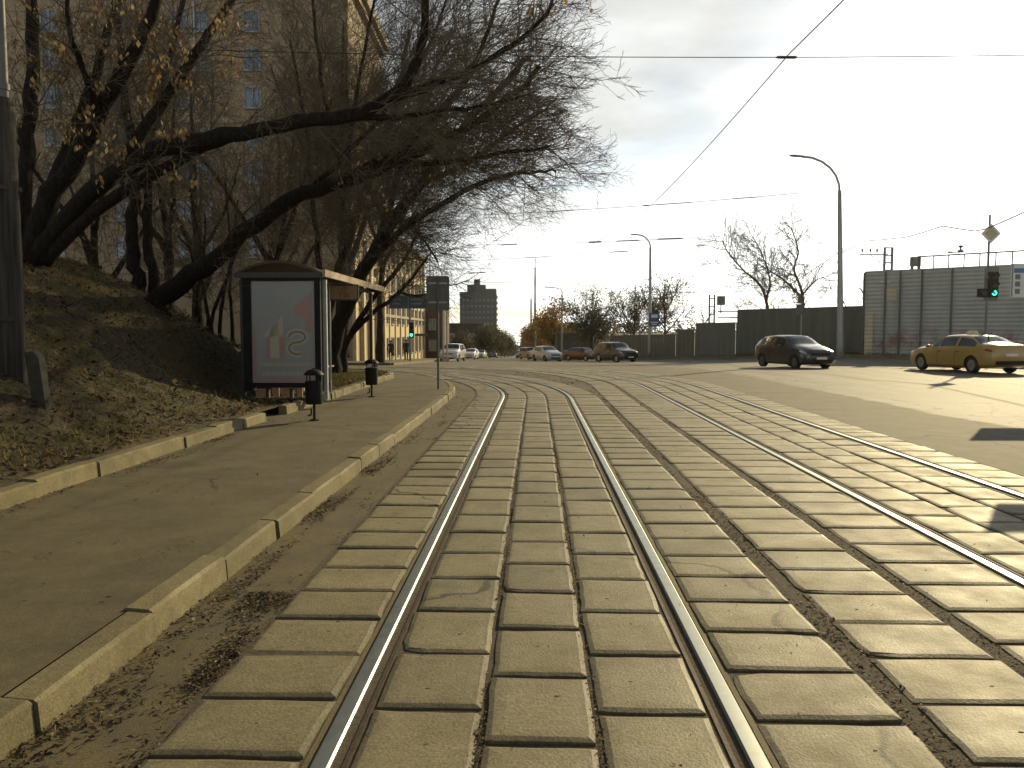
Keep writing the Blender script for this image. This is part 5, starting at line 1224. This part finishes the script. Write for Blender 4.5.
car('estate_car', SUV, gpt(530, 112), R(292), paint('beige_paintwork', (.42, .40, .34)), 'beige car close behind the silvery white hatchback')
car('hatchback', HATCH, gpt(521, 150), R(275), paint('black_paintwork', (.012, .013, .014)), 'small dark car far down the middle of the street')
car('saloon_car', SEDAN, gpt(493, 170), R(88), paint('grey_paintwork', (.14, .14, .14)), 'grey car parked under the dark trees left of the street')

# ------------------------------------------------------------------ people
def person(loc, rz, label, coat, legs, hair, stride=.22, hgt=1.74, arms=(.12, -.12)):
    e = empty('person', (loc[0], loc[1], gz(*loc) + (.11 if loc[1] > 47.6 and loc[0] < -7.2 else 0)), label, 'person', rz=rz); k = hgt / 1.74
    J = {'pel': (0, 0, .93), 'bel': (0, 0, 1.08), 'che': (0, .01, 1.30), 'neck': (0, .01, 1.47), 'hb': (0, -.01, 1.55), 'hm': (0, -.02, 1.63), 'ht': (0, -.01, 1.70)}
    r_ = {'pel': .145, 'bel': .135, 'che': .155, 'neck': .055, 'hb': .07, 'hm': .092, 'ht': .07}
    E = [('pel', 'bel'), ('bel', 'che'), ('che', 'neck'), ('neck', 'hb'), ('hb', 'hm'), ('hm', 'ht')]
    for s_, n_ in ((-1, 'l'), (1, 'r')):
        st_ = stride * s_
        J.update({'hip' + n_: (s_ * .095, 0, .87), 'kn' + n_: (s_ * .10, -st_ * .55 - .03, .49), 'an' + n_: (s_ * .10, -st_ * 1.0 + .04, .09), 'to' + n_: (s_ * .115, -st_ - .12, .045),
                  'sh' + n_: (s_ * .19, .01, 1.40), 'el' + n_: (s_ * .245, .03 + arms[0] * s_ * .5, 1.12), 'wr' + n_: (s_ * .25, -.04 + arms[0] * s_, .88), 'ha' + n_: (s_ * .245, -.06 + arms[0] * s_, .80)})
        r_.update({'hip' + n_: .105, 'kn' + n_: .065, 'an' + n_: .05, 'to' + n_: .042, 'sh' + n_: .075, 'el' + n_: .055, 'wr' + n_: .042, 'ha' + n_: .036})
        E += [('pel', 'hip' + n_), ('hip' + n_, 'kn' + n_), ('kn' + n_, 'an' + n_), ('an' + n_, 'to' + n_), ('che', 'sh' + n_), ('sh' + n_, 'el' + n_), ('el' + n_, 'wr' + n_), ('wr' + n_, 'ha' + n_)]
        for f in range(5):                                   # fingers rooted in the palm
            a = 'f%d%s' % (f, n_); dy = -.03 + .018 * f; J[a] = (s_ * (.242 - .004 * f), J['ha' + n_][1] + dy - (.03 if f == 0 else 0), .80 - (.05 if f == 0 else .085 + .012 * (2 - abs(f - 2)))); r_[a] = .010; E.append(('ha' + n_, a))
    names = list(J); me = bpy.data.meshes.new('body'); me.from_pydata([J[n_] for n_ in names], [(names.index(a), names.index(b)) for a, b in E], [])
    o = bpy.data.objects.new('body', me); C.objects.link(o)
    md = o.modifiers.new('s', 'SKIN'); sv = me.skin_vertices[0].data
    for i, n_ in enumerate(names): sv[i].radius = (r_[n_], r_[n_]); sv[i].use_root = (n_ == 'pel')
    ss = o.modifiers.new('u', 'SUBSURF'); ss.levels = 2; ss.render_levels = 2
    bpy.context.view_layer.update(); m2 = bpy.data.meshes.new_from_object(o.evaluated_get(bpy.context.evaluated_depsgraph_get())); o.modifiers.clear(); o.data = m2; m2.name = 'body'
    skin = simple('skin', (.42, .26, .19), None, 5, .6)
    for m_ in (skin, coat, legs, M['black']): m2.materials.append(m_)
    for p in m2.polygons:
        c = p.center; p.material_index = 3 if c.z < .10 else (0 if c.z > 1.475 or (c.z < .87 and abs(c.x) > .2) else (2 if c.z < .80 and abs(c.x) < .2 else 1)); p.use_smooth = True
    for v in m2.vertices: v.co *= k
    o.parent = e
    mb = MB(); mb.lathe([(.115, 1.60), (.118, 1.65), (.10, 1.71), (.05, 1.745), (0, 1.75)], (0, .012, 0), 12); mb.v = [(v[0] * k, v[1] * k, v[2] * k) for v in mb.v]; mb.build('hair', hair, e, smooth=True)
    mb = MB(); mb.lathe([(0, -.14), (.012, -.135), (.02, -.112), (.022, -.09)], (0, 0, 1.615), 6, 'y'); mb.v = [(v[0] * k, v[1] * k, v[2] * k) for v in mb.v]; mb.build('nose', skin, e, smooth=True)
    for s_ in (-1, 1):
        mb = MB(); mb.lathe([(0, -.012), (.012, 0), (0, .012)], (s_ * .036, -.098, 1.65), 6); mb.v = [(v[0] * k, v[1] * k, v[2] * k) for v in mb.v]; mb.build('eye', M['black'], e)
    mb = MB(); mb.lathe([(.15, .70), (.165, .78), (.155, .93), (.158, 1.08)], (0, 0, 0), 16); mb.v = [(v[0] * k * 1.08, v[1] * k * .95, v[2] * k) for v in mb.v]; mb.build('coat_skirt', coat, e, smooth=True)
    return e
dk = simple('dark_coat', (.022, .02, .02), None, 6, .9); dk2 = simple('navy_coat', (.025, .028, .036), None, 6, .9); tr_ = simple('dark_trousers', (.02, .02, .024), None, 6, .9); hr = simple('dark_hair', (.02, .015, .012), None, 9, .8)
p1 = person(gpt(390.5, 68), R(5), 'person in a dark hooded coat walking towards us, left of two by the yellow house', dk, tr_, hr, .2, 1.72)
p2 = person(gpt(406, 68), R(-170), 'person in a navy coat walking away beside the left traffic light post', dk2, tr_, hr, .12, 1.80)
q = gpt(394.5, 67.8); mb = MB(); mb.box((0, 0, .16), (.13, .28, .30), 0, 0, .85); mb.tube([(0, -.08, .30), (0, -.05, .42), (0, .05, .42), (0, .08, .30)], .012, 5)
bgo = mb.build('bag', simple('brown_bag', (.10, .05, .035), None, 5, .7)); bgo.location = (p1.location.x + .27, p1.location.y - .1, p1.location.z + .40); tag(bgo, 'brown shopping bag held by the person in the dark hooded coat', 'bag')

# ------------------------------------------------------------------ overhead wires
def wire(name, pts, r, label, cat, group, ins=()):
    pts = [Vector(p) for p in pts]; e = empty(name, tuple(pts[0]), label, cat, group); o = pts[0]
    out = []
    for i in range(len(pts) - 1):
        L = (pts[i + 1] - pts[i]).length; n = max(1, int(L / 1.5))
        for j in range(n): f = j / n; out.append(pts[i].lerp(pts[i + 1], f) - Vector((0, 0, L * .006 * 4 * f * (1 - f))) - o)
    out.append(pts[-1] - o); mb = MB(); mb.tube(out, r, 5); mb.build('cable', M['wire'], e, smooth=True)
    for (p, dirv, ln, rr) in ins:
        p = Vector(p) - o; dv = Vector(dirv).normalized() * ln / 2; mb = MB(); mb.tube([p - dv, p - dv * .8, p + dv * .8, p + dv], [r, rr * .62, rr * .62, r], 6); mb.build('insulator', M['wire'], e)
    return e
c1, c2, c3 = Vector((4.1, -6, 6.0)), at(790, 53, 12.7), at(645, 211, 29.7)
c4, c5 = at(590, 245, 41), at(500, 268, 50)
wire('contact_wire', [c1, c2, c3, c4, c5, (-14, 54, 5.6)], .009, 'contact wire above the farther track, running diagonally across the sky', 'wire', 'tram contact wires')
d1 = at(523, 222, 30); wire('contact_wire', [(.2, -6, 6), (.3, 12.7, 5.95), d1, at(484, 247, 37), (-14, 43, 5.6)], .010, 'contact wire above the nearest track, seen only below the twigs', 'wire', 'tram contact wires')
def span(p0, p1, ins, lab, r=.010):
    p0, p1 = Vector(p0), Vector(p1); dv = p1 - p0
    wire('span_wire', [p0, p1], r, lab, 'wire', 'span wires across the tracks', [(p0.lerp(p1, f) - Vector((0, 0, (p1 - p0).length * .006 * 4 * f * (1 - f))), dv, ln, rr) for f, ln, rr in ins])
s0, s1 = at(205, 50, 13.1), at(1150, 53, 12.7)
f_ = (c2.x - s0.x) / (s1.x - s0.x); span(s0, s1, ((f_, .34, .035),), 'highest span wire, crossing the sky level with a clamp at the diagonal wire', .007)
s0, s1 = at(480, 215, 30), at(800, 193, 30)
span(s0, s1, ((.25, 1.1, .03), (.52, .25, .04), (.60, 1.6, .028), (.83, 1.0, .03)), 'middle span wire with dark insulators, second from the top')
s0, s1 = at(470, 245, 41), at(720, 236, 41); span(s0, s1, ((.16, .8, .05), (.5, .7, .07), (.63, 1.3, .05), (.8, 1.4, .06)), 'third span wire just left of the lamp with the blue sign')
s0, s1 = at(430, 262, 50), at(640, 250, 50); span(s0, s1, ((.5, 1.5, .035), (.9, 1.2, .05)), 'fourth span wire, sloping over the tall mast')
s0, s1 = at(425, 276, 52), at(600, 262, 52); span(s0, s1, ((.3, 1.2, .05),), 'faint span wire right of the grey sign back', .007)
for k, (y0, y1, lab) in enumerate(((281, 283, 'upper thin cable crossing the pale sky right of the tower block'), (300, 296, 'lower thin cable crossing the pale sky right of the tower block'))):
    wire('span_wire', [at(440, y0, 130), at(640, y1, 130)], .022, lab, 'wire', 'thin cables in the distance')
wire('cable', [at(843, 252, 48), at(865, 241, 46), at(907, 237, 43), at(943, 226, 40), at(975, 231, 37), at(985.5, 229, 36), at(1060, 195, 30)], .027, 'sagging cable from the tall street lamp past the diamond sign', 'cable', None)
wire('cable', [at(650, 292, 76), at(780, 290, 62), at(843, 249, 48)], .024, 'thin cable strung between the two nearer street lamps', 'cable', None)

# ------------------------------------------------------------------ thin air haze, its forward scatter added to imitate lens veil
hz = MB(); hz.box((0, 640, 20), (1400, 1800, 130)); ho = hz.build('haze', new_mat('haze_veil')[0]); stuff(ho)
nt = ho.data.materials[0].node_tree; nt.nodes.remove(nt.nodes['Principled BSDF'])
vp = N(nt, 'ShaderNodeVolumePrincipled'); vp.inputs['Density'].default_value = .00012; vp.inputs['Color'].default_value = (.95, .93, .88, 1); vp.inputs['Anisotropy'].default_value = .75
nt.links.new(vp.outputs[0], nt.nodes['Material Output'].inputs['Volume'])
index_kids()
